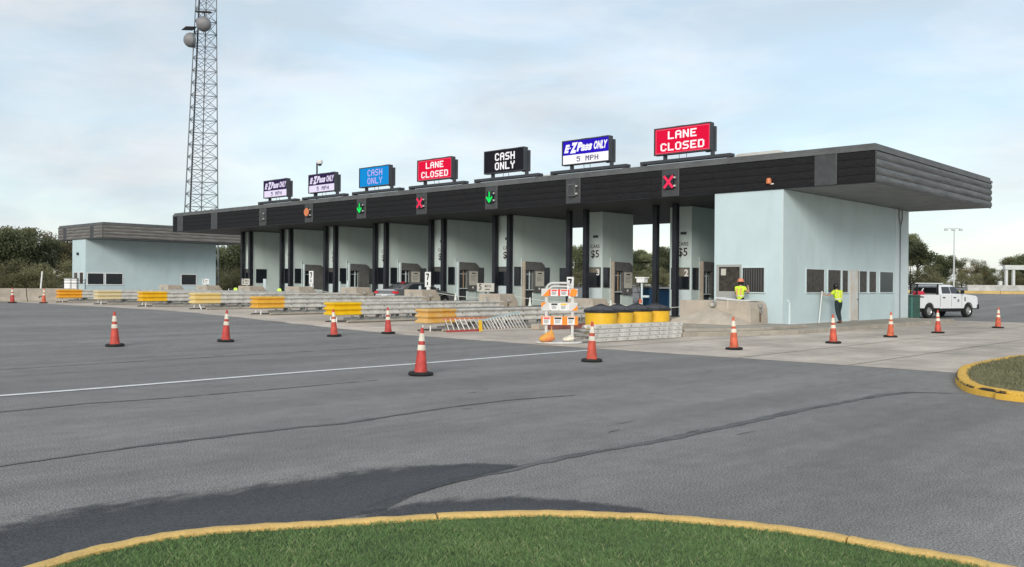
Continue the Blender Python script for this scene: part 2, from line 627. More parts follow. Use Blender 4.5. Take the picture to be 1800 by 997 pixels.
damp([((10.7, -37), (12.1, -37)), ((10.6, -35.5), (12.1, -35.5)), ((10.45, -34.2), (12.0, -34.2)), ((10.3, -33.3), (11.85, -33.3)), ((10.15, -32.8), (11.8, -32.7)), ((10.2, -32.2), (11.85, -32.2)),
      ((10.35, -31.5), (12.05, -31.6)), ((10.5, -30.75), (12.1, -31.0)), ((10.6, -30.1), (11.85, -30.4)), ((10.95, -29.5), (11.75, -29.7)), ((11.3, -29.1), (11.72, -29.2)), ((11.6, -28.9), (11.70, -28.9))], .010)
damp([((12.0, -31.3), (12.3, -31.6)), ((11.95, -30.8), (12.55, -31.15)), ((12.1, -30.35), (12.85, -30.7)), ((12.45, -29.85), (13.2, -30.3)), ((12.95, -29.6), (13.5, -30.0)), ((13.4, -29.5), (13.75, -29.75)), ((13.8, -29.45), (13.95, -29.55))], .011)

# ------------------------------------------------------------------ kerbs and lawns
def smooth_path(pts, n=6):
    """Catmull-Rom through the points"""
    P = [Vector(p) for p in pts]
    out_ = []
    for i in range(len(P) - 1):
        p0, p1, p2, p3 = P[max(i - 1, 0)], P[i], P[i + 1], P[min(i + 2, len(P) - 1)]
        for k in range(n):
            t = k / n
            out_.append(.5 * ((2 * p1) + (-p0 + p2) * t + (2 * p0 - 5 * p1 + 4 * p2 - p3) * t * t + (-p0 + 3 * p1 - 3 * p2 + p3) * t ** 3))
    out_.append(P[-1])
    return out_
def norms(P):
    r = []
    for i in range(len(P)):
        d = (P[min(i + 1, len(P) - 1)] - P[max(i - 1, 0)]).normalized()
        r.append(Vector((d.y, -d.x)))
    return r
def kerb_run(outer, w, h, side, seg_len, m, parent):
    """kerb stones between joints; side=+1: the lawn lies to the right of travel"""
    P = [Vector((p.x, p.y)) for p in smooth_path([(*p, 0) for p in outer], 8)]
    Nn = [n * side for n in norms(P)]
    cum = [0]
    for a, b in zip(P[:-1], P[1:]):
        cum.append(cum[-1] + (b - a).length)
    start = 0
    cuts = []
    while start < len(P) - 1:
        end = start + 1
        while end < len(P) - 1 and cum[end] - cum[start] < seg_len:
            end += 1
        cuts.append((start, end))
        start = end
    for k, (a, b) in enumerate(cuts):
        prof = [(0.0, -.05), (0.012, h * .72), (.03, h - .012), (.055, h), (w - .02, h), (w, h - .015), (w, -.05)]
        rows = []
        for i in range(a, b + 1):
            t = 0.
            q = P[i]
            if i == a and k > 0: q = P[i] + (P[i + 1] - P[i]) * min(1, .008 / max(1e-6, (P[i + 1] - P[i]).length))
            if i == b and k < len(cuts) - 1: q = P[i] + (P[i - 1] - P[i]) * min(1, .008 / max(1e-6, (P[i - 1] - P[i]).length))
            dz = random.uniform(-.004, .004)
            rows.append([(q.x + Nn[i].x * o_, q.y + Nn[i].y * o_, z + (dz if z > .05 else 0)) for o_, z in prof])
        mb = MB()
        npf = len(prof)
        for r_ in rows:
            mb.v += r_
        mb.f = [(i * npf + j, i * npf + j + 1, (i + 1) * npf + j + 1, (i + 1) * npf + j) for i in range(len(rows) - 1) for j in range(npf - 1)]
        mb.f += [tuple(range(npf)), tuple(range((len(rows) - 1) * npf, len(rows) * npf))]
        mb.mi = [0] * len(mb.f)
        obj('kerb_stone', mb, m, parent, smooth=True)
    return P, Nn

def kerb_paint():
    """yellow paint with chipped dark patches low on the face"""
    m = mat('chipped_yellow_kerb', (.72, .42, .06), rough=.75, var=.12, vscale=4, speck=.15, sscale=60, bump=.3, bscale=30)
    t = m.node_tree
    b = t.nodes['Principled BSDF']
    src = b.inputs['Base Color'].links[0].from_socket
    g = t.nodes.new('ShaderNodeNewGeometry')
    sp = t.nodes.new('ShaderNodeSeparateXYZ')
    t.links.new(g.outputs['Position'], sp.inputs[0])
    band = t.nodes.new('ShaderNodeValToRGB')                  # rubbed by tyres along the upper arris
    e = band.color_ramp.elements
    e[0].position = .35; e[0].color = (0, 0, 0, 1)
    e[1].position = .60; e[1].color = (1, 1, 1, 1)
    x = e.new(.80); x.color = (.9, .9, .9, 1)
    x = e.new(.9); x.color = (0, 0, 0, 1)
    mr = t.nodes.new('ShaderNodeMapRange')
    mr.inputs['From Max'].default_value = .17
    t.links.new(sp.outputs['Z'], mr.inputs['Value'])
    t.links.new(mr.outputs['Result'], band.inputs['Fac'])
    no = t.nodes.new('ShaderNodeTexNoise')
    no.inputs['Scale'].default_value = 1.5
    no.inputs['Detail'].default_value = 10
    no.inputs['Roughness'].default_value = .78
    no.inputs['Distortion'].default_value = .9
    t.links.new(g.outputs['Position'], no.inputs['Vector'])
    mu = t.nodes.new('ShaderNodeMath')
    mu.operation = 'MULTIPLY'
    t.links.new(no.outputs['Fac'], mu.inputs[0])
    t.links.new(band.outputs['Color'], mu.inputs[1])
    st = t.nodes.new('ShaderNodeMapRange')
    st.inputs['From Min'].default_value = .45
    st.inputs['From Max'].default_value = .48
    t.links.new(mu.outputs[0], st.inputs['Value'])
    mx = t.nodes.new('ShaderNodeMix')
    mx.data_type = 'RGBA'
    mx.inputs['B'].default_value = (.035, .03, .025, 1)
    t.links.new(st.outputs['Result'], mx.inputs['Factor'])
    t.links.new(src, mx.inputs['A'])
    t.links.new(mx.outputs['Result'], b.inputs['Base Color'])
    return m
M_KERB2 = kerb_paint()

K1 = [(17.0, -41.5), (14.2, -38.6), (12.7, -35.6), (12.08, -33.67), (11.94, -33.13), (12.02, -32.49), (12.5, -31.69), (13.04, -30.83), (13.47, -30.38), (14.15, -29.92), (14.87, -29.63), (15.6, -29.56), (16.24, -29.54), (18.5, -29.9), (22, -31.2)]
ker1 = empty('near_kerb', (0, 0, 0), kind='structure')
P1, N1 = kerb_run(K1, .135, .15, 1, 2.95, M_KERB, ker1)
K2 = [(26, -22.5), (18, -21.0), (13.87, -19.74), (13.37, -19.45), (12.8, -18.92), (12.22, -17.61), (11.72, -15.9), (11.5, -14.7), (11.45, -12.3), (11.7, -10.2), (13.5, -7.0), (17, -4)]
ker2 = empty('side_kerb', (0, 0, 0), kind='structure')
P2, N2 = kerb_run(K2, .23, .145, 1, 2.6, M_KERB2, ker2)

M_SOIL = mat('lawn_soil', (.09, .135, .05), rough=.95, var=.4, vscale=4, bump=.5, bscale=30)
M_SOIL2 = mat('dry_lawn_soil', (.24, .215, .135), rough=.95, var=.4, vscale=3, bump=.5, bscale=30)
def lawn(name, P, Nn, w, z, closing, m):
    inner = [(p.x + n.x * w, p.y + n.y * w) for p, n in zip(P, Nn)]
    mb = MB()
    pts = inner + closing
    mb.v = [(x, y, z) for x, y in pts]
    mb.f = [tuple(range(len(pts)))]
    mb.mi = [0]
    obj(name, mb, m, kind='structure')
    return pts
lawn1 = lawn('near_lawn', P1, N1, .115, .118, [(24, -36), (24, -44)], M_SOIL)
lawn2 = lawn('side_lawn', P2, N2, .21, .115, [(26, -4)], M_SOIL2)

def inside(pts, x, y):
    px = np.array([p[0] for p in pts]); py = np.array([p[1] for p in pts])
    r = np.zeros(x.shape, bool)
    j = len(pts) - 1
    for i in range(len(pts)):
        c = ((py[i] > y) != (py[j] > y)) & (x < (px[j] - px[i]) * (y - py[i]) / (py[j] - py[i] + 1e-12) + px[i])
        r ^= c
        j = i
    return r

def leaf_attr_mat(name, cols, rough=.7, trans=.0):
    """foliage: tint from a per-face random value plus large-scale noise"""
    m = bpy.data.materials.new(name)
    m.use_nodes = True
    t = m.node_tree
    b = t.nodes['Principled BSDF']
    b.inputs['Roughness'].default_value = rough
    b.inputs['Specular IOR Level'].default_value = .2
    at = t.nodes.new('ShaderNodeAttribute')
    at.attribute_name = 'tint'
    rp = t.nodes.new('ShaderNodeValToRGB')
    el = rp.color_ramp.elements
    el[0].color = (*cols[0], 1)
    el[1].color = (*cols[-1], 1)
    for k, c in enumerate(cols[1:-1]):
        e = el.new((k + 1) / (len(cols) - 1))
        e.color = (*c, 1)
    oi = t.nodes.new('ShaderNodeObjectInfo')
    hs = t.nodes.new('ShaderNodeHueSaturation')
    mr = t.nodes.new('ShaderNodeMapRange')
    mr.inputs['To Min'].default_value = .72
    mr.inputs['To Max'].default_value = 1.3
    t.links.new(oi.outputs['Random'], mr.inputs['Value'])
    t.links.new(mr.outputs['Result'], hs.inputs['Value'])
    t.links.new(at.outputs['Fac'], rp.inputs['Fac'])
    t.links.new(rp.outputs['Color'], hs.inputs['Color'])
    t.links.new(hs.outputs['Color'], b.inputs['Base Color'])
    tr = t.nodes.new('ShaderNodeBsdfTranslucent')
    t.links.new(hs.outputs['Color'], tr.inputs['Color'])
    mx = t.nodes.new('ShaderNodeMixShader')
    mx.inputs[0].default_value = .38
    t.links.new(b.outputs[0], mx.inputs[1])
    t.links.new(tr.outputs[0], mx.inputs[2])
    t.links.new(mx.outputs[0], t.nodes['Material Output'].inputs['Surface'])
    return m
M_GRASS = leaf_attr_mat('grass_blade', [(.105, .175, .070), (.165, .265, .100), (.22, .325, .130), (.40, .38, .22)])
M_DRYGR = leaf_attr_mat('dry_grass_blade', [(.16, .165, .085), (.25, .25, .135), (.33, .315, .19), (.45, .39, .26)])

def np_mesh(name, V, F, m, parent=None, tint=None, **tags):
    """V (n,3), F (k,q) arrays -> object, fast"""
    me = bpy.data.meshes.new(name)
    me.vertices.add(len(V))
    me.vertices.foreach_set('co', V.astype(np.float32).ravel())
    q = F.shape[1]
    me.loops.add(F.size)
    me.loops.foreach_set('vertex_index', F.astype(np.int32).ravel())
    me.polygons.add(len(F))
    me.polygons.foreach_set('loop_start', np.arange(0, F.size, q, dtype=np.int32))
    me.polygons.foreach_set('loop_total', np.full(len(F), q, np.int32))
    me.materials.append(m)
    if tint is not None:
        at = me.attributes.new('tint', 'FLOAT', 'FACE')
        at.data.foreach_set('value', tint.astype(np.float32))
    me.update(calc_edges=True)
    o = link(bpy.data.objects.new(name, me), parent)
    return tag(o, **tags)

def grass(name, pts, z, n, box, hmin, hmax, wid, m, label, dry=0.):
    x = rng.uniform(box[0], box[1], n)
    y = rng.uniform(box[2], box[3], n)
    k = inside(pts, x, y)
    x, y = x[k], y[k]
    n = len(x)
    # clumpy height and tint
    cl = np.sin(x * 3.1 + np.sin(y * 2.3) * 2) * np.sin(y * 3.7 + np.sin(x * 1.9) * 2)
    hh = rng.uniform(hmin, hmax, n) * (1 + .14 * cl)
    a = rng.uniform(0, 2 * math.pi, n)
    lean = rng.uniform(.1, .9, n) * hh
    b = rng.uniform(0, 2 * math.pi, n)
    w = wid * rng.uniform(.6, 1.3, n)
    dx, dy = np.cos(a) * w, np.sin(a) * w
    lx, ly = np.cos(b) * lean, np.sin(b) * lean
    z0 = np.full(n, z - .01)
    V = np.stack([np.stack([x - dx, y - dy, z0], 1), np.stack([x + dx, y + dy, z0], 1),
                  np.stack([x + dx * .7 + lx * .4, y + dy * .7 + ly * .4, z0 + hh * .62], 1), np.stack([x + lx, y + ly, z0 + hh], 1)], 1).reshape(-1, 3)
    F = np.arange(4 * n).reshape(n, 4)
    tint = np.clip(.42 + .16 * cl + rng.normal(0, .17, n) + (rng.random(n) < .06) * .4 + dry, 0, 1)
    return np_mesh(name, V, F, m, tint=tint, label=label, cat='grass', kind='stuff')
grass('lawn_grass', lawn1, .115, 420000, (11.9, 18.2, -35.6, -29.4), .018, .044, .0019, M_GRASS, 'short green mown grass inside the near yellow kerb')
grass('dry_grass', lawn2, .115, 110000, (11.6, 19, -20.6, -6), .035, .085, .005, M_DRYGR, 'dry brownish grass on the kerbed island at right edge')

# ------------------------------------------------------------------ islands
PITCH = 5.72
def IC(k): return -8.0 - PITCH * k                     # centre line of toll island k
for k in range(8):
    c = IC(k)
    h0 = G(c, 0)
    mb = MB()
    mb.prism([(c - .85, -3.6), (c - .3, -4.0), (c + .3, -4.0), (c + .85, -3.6), (c + .85, 12.5), (c - .85, 12.5)], h0 - .1, h0 + .17)
    obj('toll_island', mb, M_ISL, bevel=.02, kind='structure')
mb = MB()
mb.prism([(.55, -8.5), (2.4, -3.5), (2.4, 14.3), (-3.6, 14.3), (-3.6, -4.9), (-.35, -5.7), (-.2, -8.3)], -.05, .16)
obj('walkway', mb, M_ISL, bevel=.025, kind='structure')

# ------------------------------------------------------------------ canopies
def board_poly(z0, h, out_):
    """cross section (offset, z) of one bulging siding board"""
    p = [(.1, z0 + .006), (.0, z0 + .006)]
    for i in range(1, 6):
        t = i / 6
        p.append((-out_ * math.sin(math.pi * t) ** .7, z0 + .006 + (h - .012) * t))
    return p + [(.0, z0 + h - .006), (.1, z0 + h - .006)]

def canopy(name, X0, X1, Y0, Y1, Z0, Z1, mf, ms, plates, label, plate_w=.9, seams=()):
    t = empty(name, ((X0 + X1) / 2, (Y0 + Y1) / 2, 0), label=label, cat='canopy')
    T = Matrix.Translation((-(X0 + X1) / 2, -(Y0 + Y1) / 2, 0))
    def part(nm, mb, m, **k):
        return obj(nm, moved(mb, T), m, t, **k)
    zb, zt = Z0 + .03, Z1 - .28
    part('deck', MB().box(X0 + .08, X1 - .08, Y0 + .08, Y1 - .08, Z0 + .012, Z1 - .1), M_SOFF)
    # roof edge: two stepped cap strips, front, ends and back
    for z0, z1, o_ in ((zt + .004, zt + .13, .05), (zt + .135, Z1, -.03)):
        mb = MB()
        mb.box(X0 - o_, X1 + o_, Y0 - o_, Y0 + .3, z0, z1)
        mb.box(X0 - o_, X1 + o_, Y1 - .3, Y1 + o_, z0, z1)
        mb.box(X0 - o_, X0 + .3, Y0 + .302, Y1 - .302, z0, z1)
        mb.box(X1 - .3, X1 + o_, Y0 + .302, Y1 - .302, z0, z1)
        part('cap_strip', mb, M_CAP)
    nrow = 4
    hh = (zt - zb) / nrow
    # front: boards run between the plates
    cuts = []
    x = X0 + .02
    for px in sorted(plates):
        cuts.append((x, px - plate_w / 2 - .012))
        x = px + plate_w / 2 + .012
    cuts.append((x, X1 - .02))
    for a, b in cuts:
        for r_ in range(nrow):
            part('siding_board', MB().prism([(Y0 + o_, z) for o_, z in board_poly(zb + r_ * hh, hh, .014 if mf is M_FASC else .055)], a, b, 'x'), mf, smooth=True)
    for px in plates:
        part('cover_plate', MB().box(px - plate_w / 2, px + plate_w / 2, Y0 - .03, Y0 + .1, zb, zt), M_PLATE)
        part('trim_strip', MB().box(px + plate_w / 2 + .002, px + plate_w / 2 + .030, Y0 - .06, Y0 + .1, zb + .004, zt), M_CAP)
    # ends
    for xe, sg in ((X1, 1), (X0, -1)):
        for r_ in range(nrow):
            part('siding_board', MB().prism([(xe - sg * o_, z) for o_, z in board_poly(zb + r_ * hh, hh, .055)], Y0 + .02, Y1 - .02, 'y'), ms, smooth=True)
        part('corner_strip', MB().box(min(xe, xe + sg * .03), max(xe, xe + sg * .03), Y0 - .035, Y0 + .018, zb, zt), M_PLATE)
    for r_ in range(nrow):
        part('siding_board', MB().prism([(Y1 - o_, z) for o_, z in board_poly(zb + r_ * hh, hh, .05)], X0 + .02, X1 - .02, 'x'), mf, smooth=True)
    part('drip_edge', MB().box(X0 - .01, X1 + .01, Y0 - .012, Y0 + .07, Z0, Z0 + .028), M_COLM)
    part('drip_edge', MB().box(X1 - .07, X1 + .012, Y0 + .072, Y1, Z0, Z0 + .028), M_COLM)
    return t, T

SIG = [-5.57 - 5.78 * j for j in range(7)]
can, CT = canopy('toll_canopy', -53.9, 3.85, 0, 15.2, 5.87, 7.42, M_FASC, M_FASG, SIG + [1.83, -47.2, -52.7], 'long charcoal flat roof canopy over the toll lanes')
# cross beams under the deck and the column pairs
for k in range(8):
    c = IC(k)
    for dx in (.60, -.58):
        mb = MB()
        z0 = G(c, 0) + .172
        mb.box(c + dx - .13, c + dx + .13, 3.17, 3.43, z0, 5.866)
        mb.box(c + dx - .17, c + dx + .17, 3.13, 3.47, z0, z0 + .03)
        mb.box(c + dx + .132, c + dx + .15, 3.22, 3.25, z0 + .03, 5.866)
        obj('column', moved(mb, CT), M_COLM, can)
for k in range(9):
    obj('lane_soffit_shade', moved(MB().box(-53.7 + k * 5.6, -53.7 + (k + 1) * 5.6 - .02, .1, 15.05, 5.868, 5.880), CT), M_SOFF_SHADE, can)  # thin dark sheets: shade painted onto the deck underside, end overhang left out
obj('roof_curb', moved(MB().box(-51, -46, 3, 8, 7.2, 7.46), CT), M_CAP, can)

lcan, LT = canopy('office_canopy', -78.3, -67.7, 0, 15.2, 5.80, 7.30, M_FASB, M_FASB, [-76.6, -70.1], 'smaller brown-grey flat roof canopy over the far left building', plate_w=.8)

# ------------------------------------------------------------------ windows
def window(parent, axis, plane, a0, a1, z0, z1, pane_m, out_=1, frame_m=None, name='window', w=.05, proud=.03, sill=True, T=None):
    """axis 'x': lies in a plane x=const (a = y range); axis 'y': plane y=const (a = x range). out_ = outward sign"""
    def bx(mb, a, b, za, zb, d0, d1):
        lo, hi = sorted((plane + out_ * d0, plane + out_ * d1))
        if axis == 'x':
            mb.box(lo, hi, a, b, za, zb)
        else:
            mb.box(a, b, lo, hi, za, zb)
    fr = MB()
    bx(fr, a0 - w, a1 + w, z1, z1 + w, .001, proud)
    bx(fr, a0 - w, a1 + w, z0 - w, z0, .001, proud + (.03 if sill else 0))
    bx(fr, a0 - w, a0, z0 + .001, z1 - .001, .001, proud)
    bx(fr, a1, a1 + w, z0 + .001, z1 - .001, .001, proud)
    o = obj(name, moved(fr, T) if T else fr, frame_m or M_TRIM, parent)
    pn = MB()
    bx(pn, a0 + .001, a1 - .001, z0 + .001, z1 - .001, .002, .008)
    obj('pane', moved(pn, T) if T else pn, pane_m, o)
    return o

# ------------------------------------------------------------------ right hand office
off = empty('toll_office', (0, 0, 0), label='tall pale blue toll office under the right end of the canopy', cat='building')
obj('wall', MB().box(-3.26, 0, .03, 14.5, .162, 5.868), M_WALL, off)
obj('corner_trim', MB().box(-.035, .006, .022, .06, .165, 5.86), M_TRIM, off)
obj('wall_panel', MB().box(.002, .010, 12.6, 14.44, .18, 5.86), M_TRIM, off)
for a, b, m in ((2.21, 4.02, M_DUSTY), (4.42, 5.80, M_DUSTY), (5.98, 6.63, M_DUSTY), (7.97, 8.88, M_DUSTY), (9.15, 10.05, M_DUSTY), (10.53, 12.30, None)):
    window(off, 'x', 0, a, b, 1.53, 2.55, m or mat('green_black_pane', (.018, .030, .030), rough=.25), w=.045, frame_m=M_TRIM)
d = obj('door', MB().box(.002, .035, 6.86, 7.84, .18, 2.58), M_DIRTYW, off)
obj('door_edge', MB().box(.037, .045, 7.78, 7.83, .2, 2.56), M_DARKM, d)
obj('door_handle', MB().tube((.04, 7.66, 1.2), (.12, 7.66, 1.2), .015).tube((.11, 7.66, 1.2), (.11, 7.54, 1.2), .015), M_DARKM, d)
dr = obj('front_door', MB().box(-3.12, -3.0, -.03, .028, .2, 2.72).box(-1.98, -1.93, -.03, .028, .2, 2.72).box(-2.998, -1.982, -.03, .028, 2.62, 2.72).box(-2.998, -1.982, -.02, .028, .2, 1.55), mat('aluminium_frame', (.42, .42, .39), rough=.45, metal=.3), off)
obj('pane', MB().box(-2.998, -1.982, .0, .022, 1.552, 2.618), M_DUSTY, dr)
obj('notice', MB().box(-2.90, -2.66, -.012, -.002, 2.25, 2.54), M_NOTICE, dr)
wn = window(off, 'y', .03, -1.86, -.84, 1.53, 2.57, mat('blind_pane', (.022, .022, .022), rough=.3), -1, frame_m=M_TRIM)
for i in range(9):
    x = -1.80 + i * .112
    obj('blind_slat', MB().box(x, x + .055, .012, .0205, 1.55, 2.54), M_BLIND, wn)
pipe = MB()
pipe.path([(.045, 13.2, .17), (.045, 13.2, 5.0), (.045, 13.0, 5.45), (.045, 13.0, 5.86)], .028)
pipe.path([(.045, 13.2, 5.0), (.045, 13.45, 5.35), (.045, 13.45, 5.86)], .028)
obj('downpipe', pipe, mat('grey_pipe', (.20, .23, .235), rough=.5), off)
obj('conduit', MB().tube((.05, .55, .165), (.05, .55, 1.12), .055, .055, 10).box(.0, .06, .47, .63, 1.12, 1.22), M_TRIM, off)
obj('base_strip', MB().box(.002, .02, .08, 6.8, .163, .25), M_TRIM, off)

# ------------------------------------------------------------------ far left office
lo = empty('far_office', (-73.3, 0, 0), label='pale blue windowed office building at far left under its own canopy', cat='building')
LO = Matrix.Translation((73.3, 0, 0))
zg = G(-73, 0)
obj('wall', moved(MB().box(-74.85, -71.68, .03, 13.6, zg + .1, 5.80), LO), M_WALL, lo)
for a, b in ((.25, 1.75), (1.98, 3.60), (9.75, 11.35)):
    window(lo, 'x', -71.68, a, b, 1.48, 2.52, M_GLASS, w=.08, frame_m=M_WHITE, T=LO)
window(lo, 'y', .03, -74.35, -73.5, 1.5, 2.6, M_GLASS, -1, w=.06, frame_m=M_WHITE, T=LO)
window(lo, 'y', .03, -73.0, -72.15, 1.5, 2.6, M_DUSTY, -1, w=.06, frame_m=M_WHITE, T=LO)
obj('wall_lamp', moved(MB().box(-73.5, -73.25, -.12, .028, 4.3, 4.55), LO), M_COLM, lo)

# ------------------------------------------------------------------ toll booths
def booth(k):
    c = IC(k)
    y0, y1 = (4.7, 7.6) if k < 2 else (3.56, 8.72)
    zb = G(c, 0) + .172
    xr, xl = c + .65, c - .65
    names = ['first booth beside the tall office, showing number 2 in its window', 'booth showing number 3 in its window, open sky beside it',
             'third booth from the tall office, behind the striped barricade', 'fourth booth from the tall office, notice board by its door',
             'fifth booth from the tall office, beside the dark car', 'sixth booth from the tall office, grey hood without notice',
             'seventh booth from the tall office, grey hood without notice', 'last booth at far left of the canopy, without door hood']
    t = empty('toll_booth', (c, y0, zb), label='grey-green ' + names[k], cat='toll booth', group='toll booths under the canopy')
    T = Matrix.Translation((-c, -y0, -zb))
    def part(nm, mb, m, par=None, **kw):
        return obj(nm, moved(mb, T), m, par or t, **kw)
    part('wall', MB().box(xl, xr, y0, y1, zb, 5.864), M_BOOTH)
    part('corner_trim', MB().box(xr - .03, xr + .02, y0 - .02, y0 + .06, zb + .01, 5.86), M_TRIM)
    if y1 > 8:
        part('panel_joint', MB().box(xr + .001, xr + .008, 6.05, 6.075, zb + .2, 5.86), M_TRIM)
    sill = 1.60 + .4 * G(c, 0)
    top = sill + 1.06
    # front (narrow) face: window with a roller blind, pale panel under it
    w = window(t, 'y', y0, c - .52, c + .52, sill, top, M_GLASS, -1, frame_m=M_DARKM, w=.035, T=T)
    if k != 6 and k != 4:
        obj('blind', moved(MB().box(c - .515, c + .515, y0 - .012, y0 - .0085, top - (.42 if k == 0 else .26), top - .004), T), M_BLIND if k > 1 else mat('beige_blind', (.20, .175, .14), rough=.7), w)
    part('front_panel', MB().box(c - .56, c + .56, y0 - .012, y0 - .001, zb + .02, sill - .05), M_TRIM)
    # price board
    part('price_panel', MB().box(c - .28, c + .52, y0 - .008, y0 - .001, 3.22, 4.12), mat('price_panel_paint', (.58, .64, .61), rough=.6))
    for body, size, z, bold in (('CARS', .27, 3.93, .004), ('$5', .58, 3.50, .010)):
        if k == 7: continue
        m = text_mb(body, size, bold=bold)
        part('lettering', moved(m, Matrix.Translation((c + .14, y0 - .0095, z))), M_INK, recalc=False)
    part('vent', MB().box(c + .0, c + .35, y0 - .02, y0 - .001, 4.42, 4.56), M_PLATE)
    if k < 2:
        part('lettering', moved(text_mb('32'[1 - k] if False else ('2', '3')[k], .48, bold=.012), Matrix.Translation((c + .36, y0 - .0125, top - .26))), M_WHITE, recalc=False)
    # long face
    off0 = y0 + .12
    spans = {0: [(.12, .80)], 1: [(.12, .82)]}.get(k, [(.12, .80), (2.62, 3.26), (4.28, 4.98)])
    if k == 7: spans = [(.25, 1.15)]
    for a, b in spans:
        window(t, 'x', xr, y0 + a, y0 + b, sill, top, M_GLASS, 1, frame_m=M_DARKM, w=.03, T=T)
    if k == 7:
        return t
    # door hood: metal box standing proud of the wall with a chamfered top
    ya, yb = (y0 + .86, y0 + 2.58)
    hz0, hz1 = sill - .42, top + .36
    xo = xr + .22
    hood = part('door_hood', MB().prism([(ya, top - .14), (ya, hz1), (yb - .28, hz1 - .03), (yb, hz1 - .2), (yb, top - .14)], xr + .001, xo, 'x'), M_DOORG)
    part('hood_edge', MB().box(xr + .001, xo + .01, ya - .085, ya - .002, zb, hz1 + .02), M_BLOCK if k < 3 else M_TRIM)
    part('hood_post', MB().tube((xr + .06, ya - .19, zb), (xr + .06, ya - .19, hz1 + .22), .025), M_TRIM)
    dd = part('doorway', MB().box(xr + .001, xr + .012, ya + .08, ya + .78, zb + .02, top - .142), M_GLASS)
    obj('lower_door', moved(MB().box(xr + .014, xr + .045, ya + .08, ya + .78, zb + .02, sill - .32), T), M_DARKM, dd)
    obj('ledge', moved(MB().box(xr + .014, xr + .2, ya + .1, ya + .76, sill - .30, sill - .25).box(xr + .014, xr + .03, ya + .1, ya + .72, top - .42, top - .38), T), M_TRIM, dd)
    obj('door_stile', moved(MB().box(xr + .014, xr + .05, ya + .52, ya + .60, sill - .24, top - .145), T), mat('tan_frame', (.36, .26, .17), rough=.6) if k in (1, 3) else M_TRIM, dd)
    sp = part('side_panel', MB().box(xr + .001, xo - .002, ya + .84, yb, hz0, top - .143), M_DOORG)
    if 1 <= k <= 4:
        nb = part('notice_board', MB().box(xo + .0, xo + .015, ya + .90, yb - .06, sill - .06, top - .22), M_NOTICE)
        txt = MB().box(xo + .016, xo + .018, ya + 1.10, yb - .26, top - .38, top - .31)
        obj('lettering', moved(txt, T), M_INK, nb)
        for i in range(5):
            yy = top - .50 - i * .075
            obj('text_line', moved(MB().box(xo + .016, xo + .018, ya + 1.0, yb - .16 - .25 * ((i * 7) % 3) / 3, yy, yy + .018), T), M_PLATE, nb)
        part('label_plate', MB().box(xo + .0, xo + .012, ya + 1.18, yb - .42, sill - .26, sill - .15), M_WHITE)
    part('lower_panel', MB().box(xr + .001, xr + .06, ya + .86, yb - .02, zb + .02, hz0 - .03), M_BOOTH)
    return t
for k in range(8):
    booth(k)

# ------------------------------------------------------------------ matrix signs on the roof
FONT = {
 'L': '10000 10000 10000 10000 10000 10000 11111', 'A': '01110 10001 10001 11111 10001 10001 10001', 'N': '10001 11001 11001 10101 10011 10011 10001',
 'E': '11111 10000 10000 11110 10000 10000 11111', 'C': '01110 10001 10000 10000 10000 10001 01110', 'O': '01110 10001 10001 10001 10001 10001 01110',
 'S': '01111 10000 10000 01110 00001 00001 11110', 'D': '11110 10001 10001 10001 10001 10001 11110', 'H': '10001 10001 10001 11111 10001 10001 10001',
 'Y': '10001 10001 01010 00100 00100 00100 00100', 'M': '10001 11011 10101 10101 10001 10001 10001', 'P': '11110 10001 10001 11110 10000 10000 10000',
 '5': '11111 10000 11110 00001 00001 10001 01110', ' ': '00000 00000 00000 00000 00000 00000 00000'}
def led_text(s, h, y, xc, zc, m, par, wide=1.0, fat=1.12):
    """dot-matrix lettering: one lit square per diode, xz plane; each letter its own part"""
    d = h / 7
    dw = d * wide
    W_ = (len(s) * 6.6 - 1.6) * dw
    x = xc - W_ / 2
    for ch in s:
        mb = MB()
        for r_, row in enumerate(FONT[ch].split()):
            for c_, b in enumerate(row):
                if b == '1':
                    cx, cz = x + (c_ + .5) * dw, zc + h / 2 - (r_ + .5) * d
                    q, p = dw * .5 * fat * 1.08, d * .5 * fat
                    mb.add([(cx - q, y, cz - p), (cx + q, y, cz - p), (cx + q, y, cz + p), (cx - q, y, cz + p)], [(0, 1, 2, 3)])
        x += 6.6 * dw
        if mb.v:
            obj('letter', mb, m, par, recalc=False)
def led(name, col, s=1.): return mat(name, (.004, .004, .004), rough=.9, spec=.05, emit=col, estr=s)
L_WHITE = led('led_white', (1, .98, 1), .66)
L_RED = led('led_red', (.82, .004, .05), .62)
L_BLUE = led('led_blue', (.022, .006, .50), .66)
L_CYAN = led('led_cyan', (.004, .26, .66), .66)
L_PINK = led('led_lilac', (.72, .50, .95), .62)
L_BLACK = mat('led_off', (.014, .014, .020), rough=.8, spec=.1)
L_PURP = led('led_dim_purple', (.018, .010, .045), 1.)
L_LAV = led('led_lavender_white', (.86, .78, .98), .62)
L_NAVY = led('led_dark', (.03, .03, .09), 1.)
specs = [('lane_red', 'wide red matrix sign reading LANE CLOSED, nearest to the tall office'), ('ez_blue', 'matrix sign with blue field over white band reading ONLY 5 MPH'),
         ('cash_black', 'black matrix sign reading CASH ONLY in white'), ('lane_red', 'red matrix sign reading LANE CLOSED between blue and black CASH ONLY signs'),
         ('cash_blue', 'bright sky-blue matrix sign reading CASH ONLY'), ('ez_dark', 'dark matrix sign over white 5 MPH band, below the roof camera'),
         ('ez_dark', 'leftmost small dark matrix sign over white 5 MPH band')]
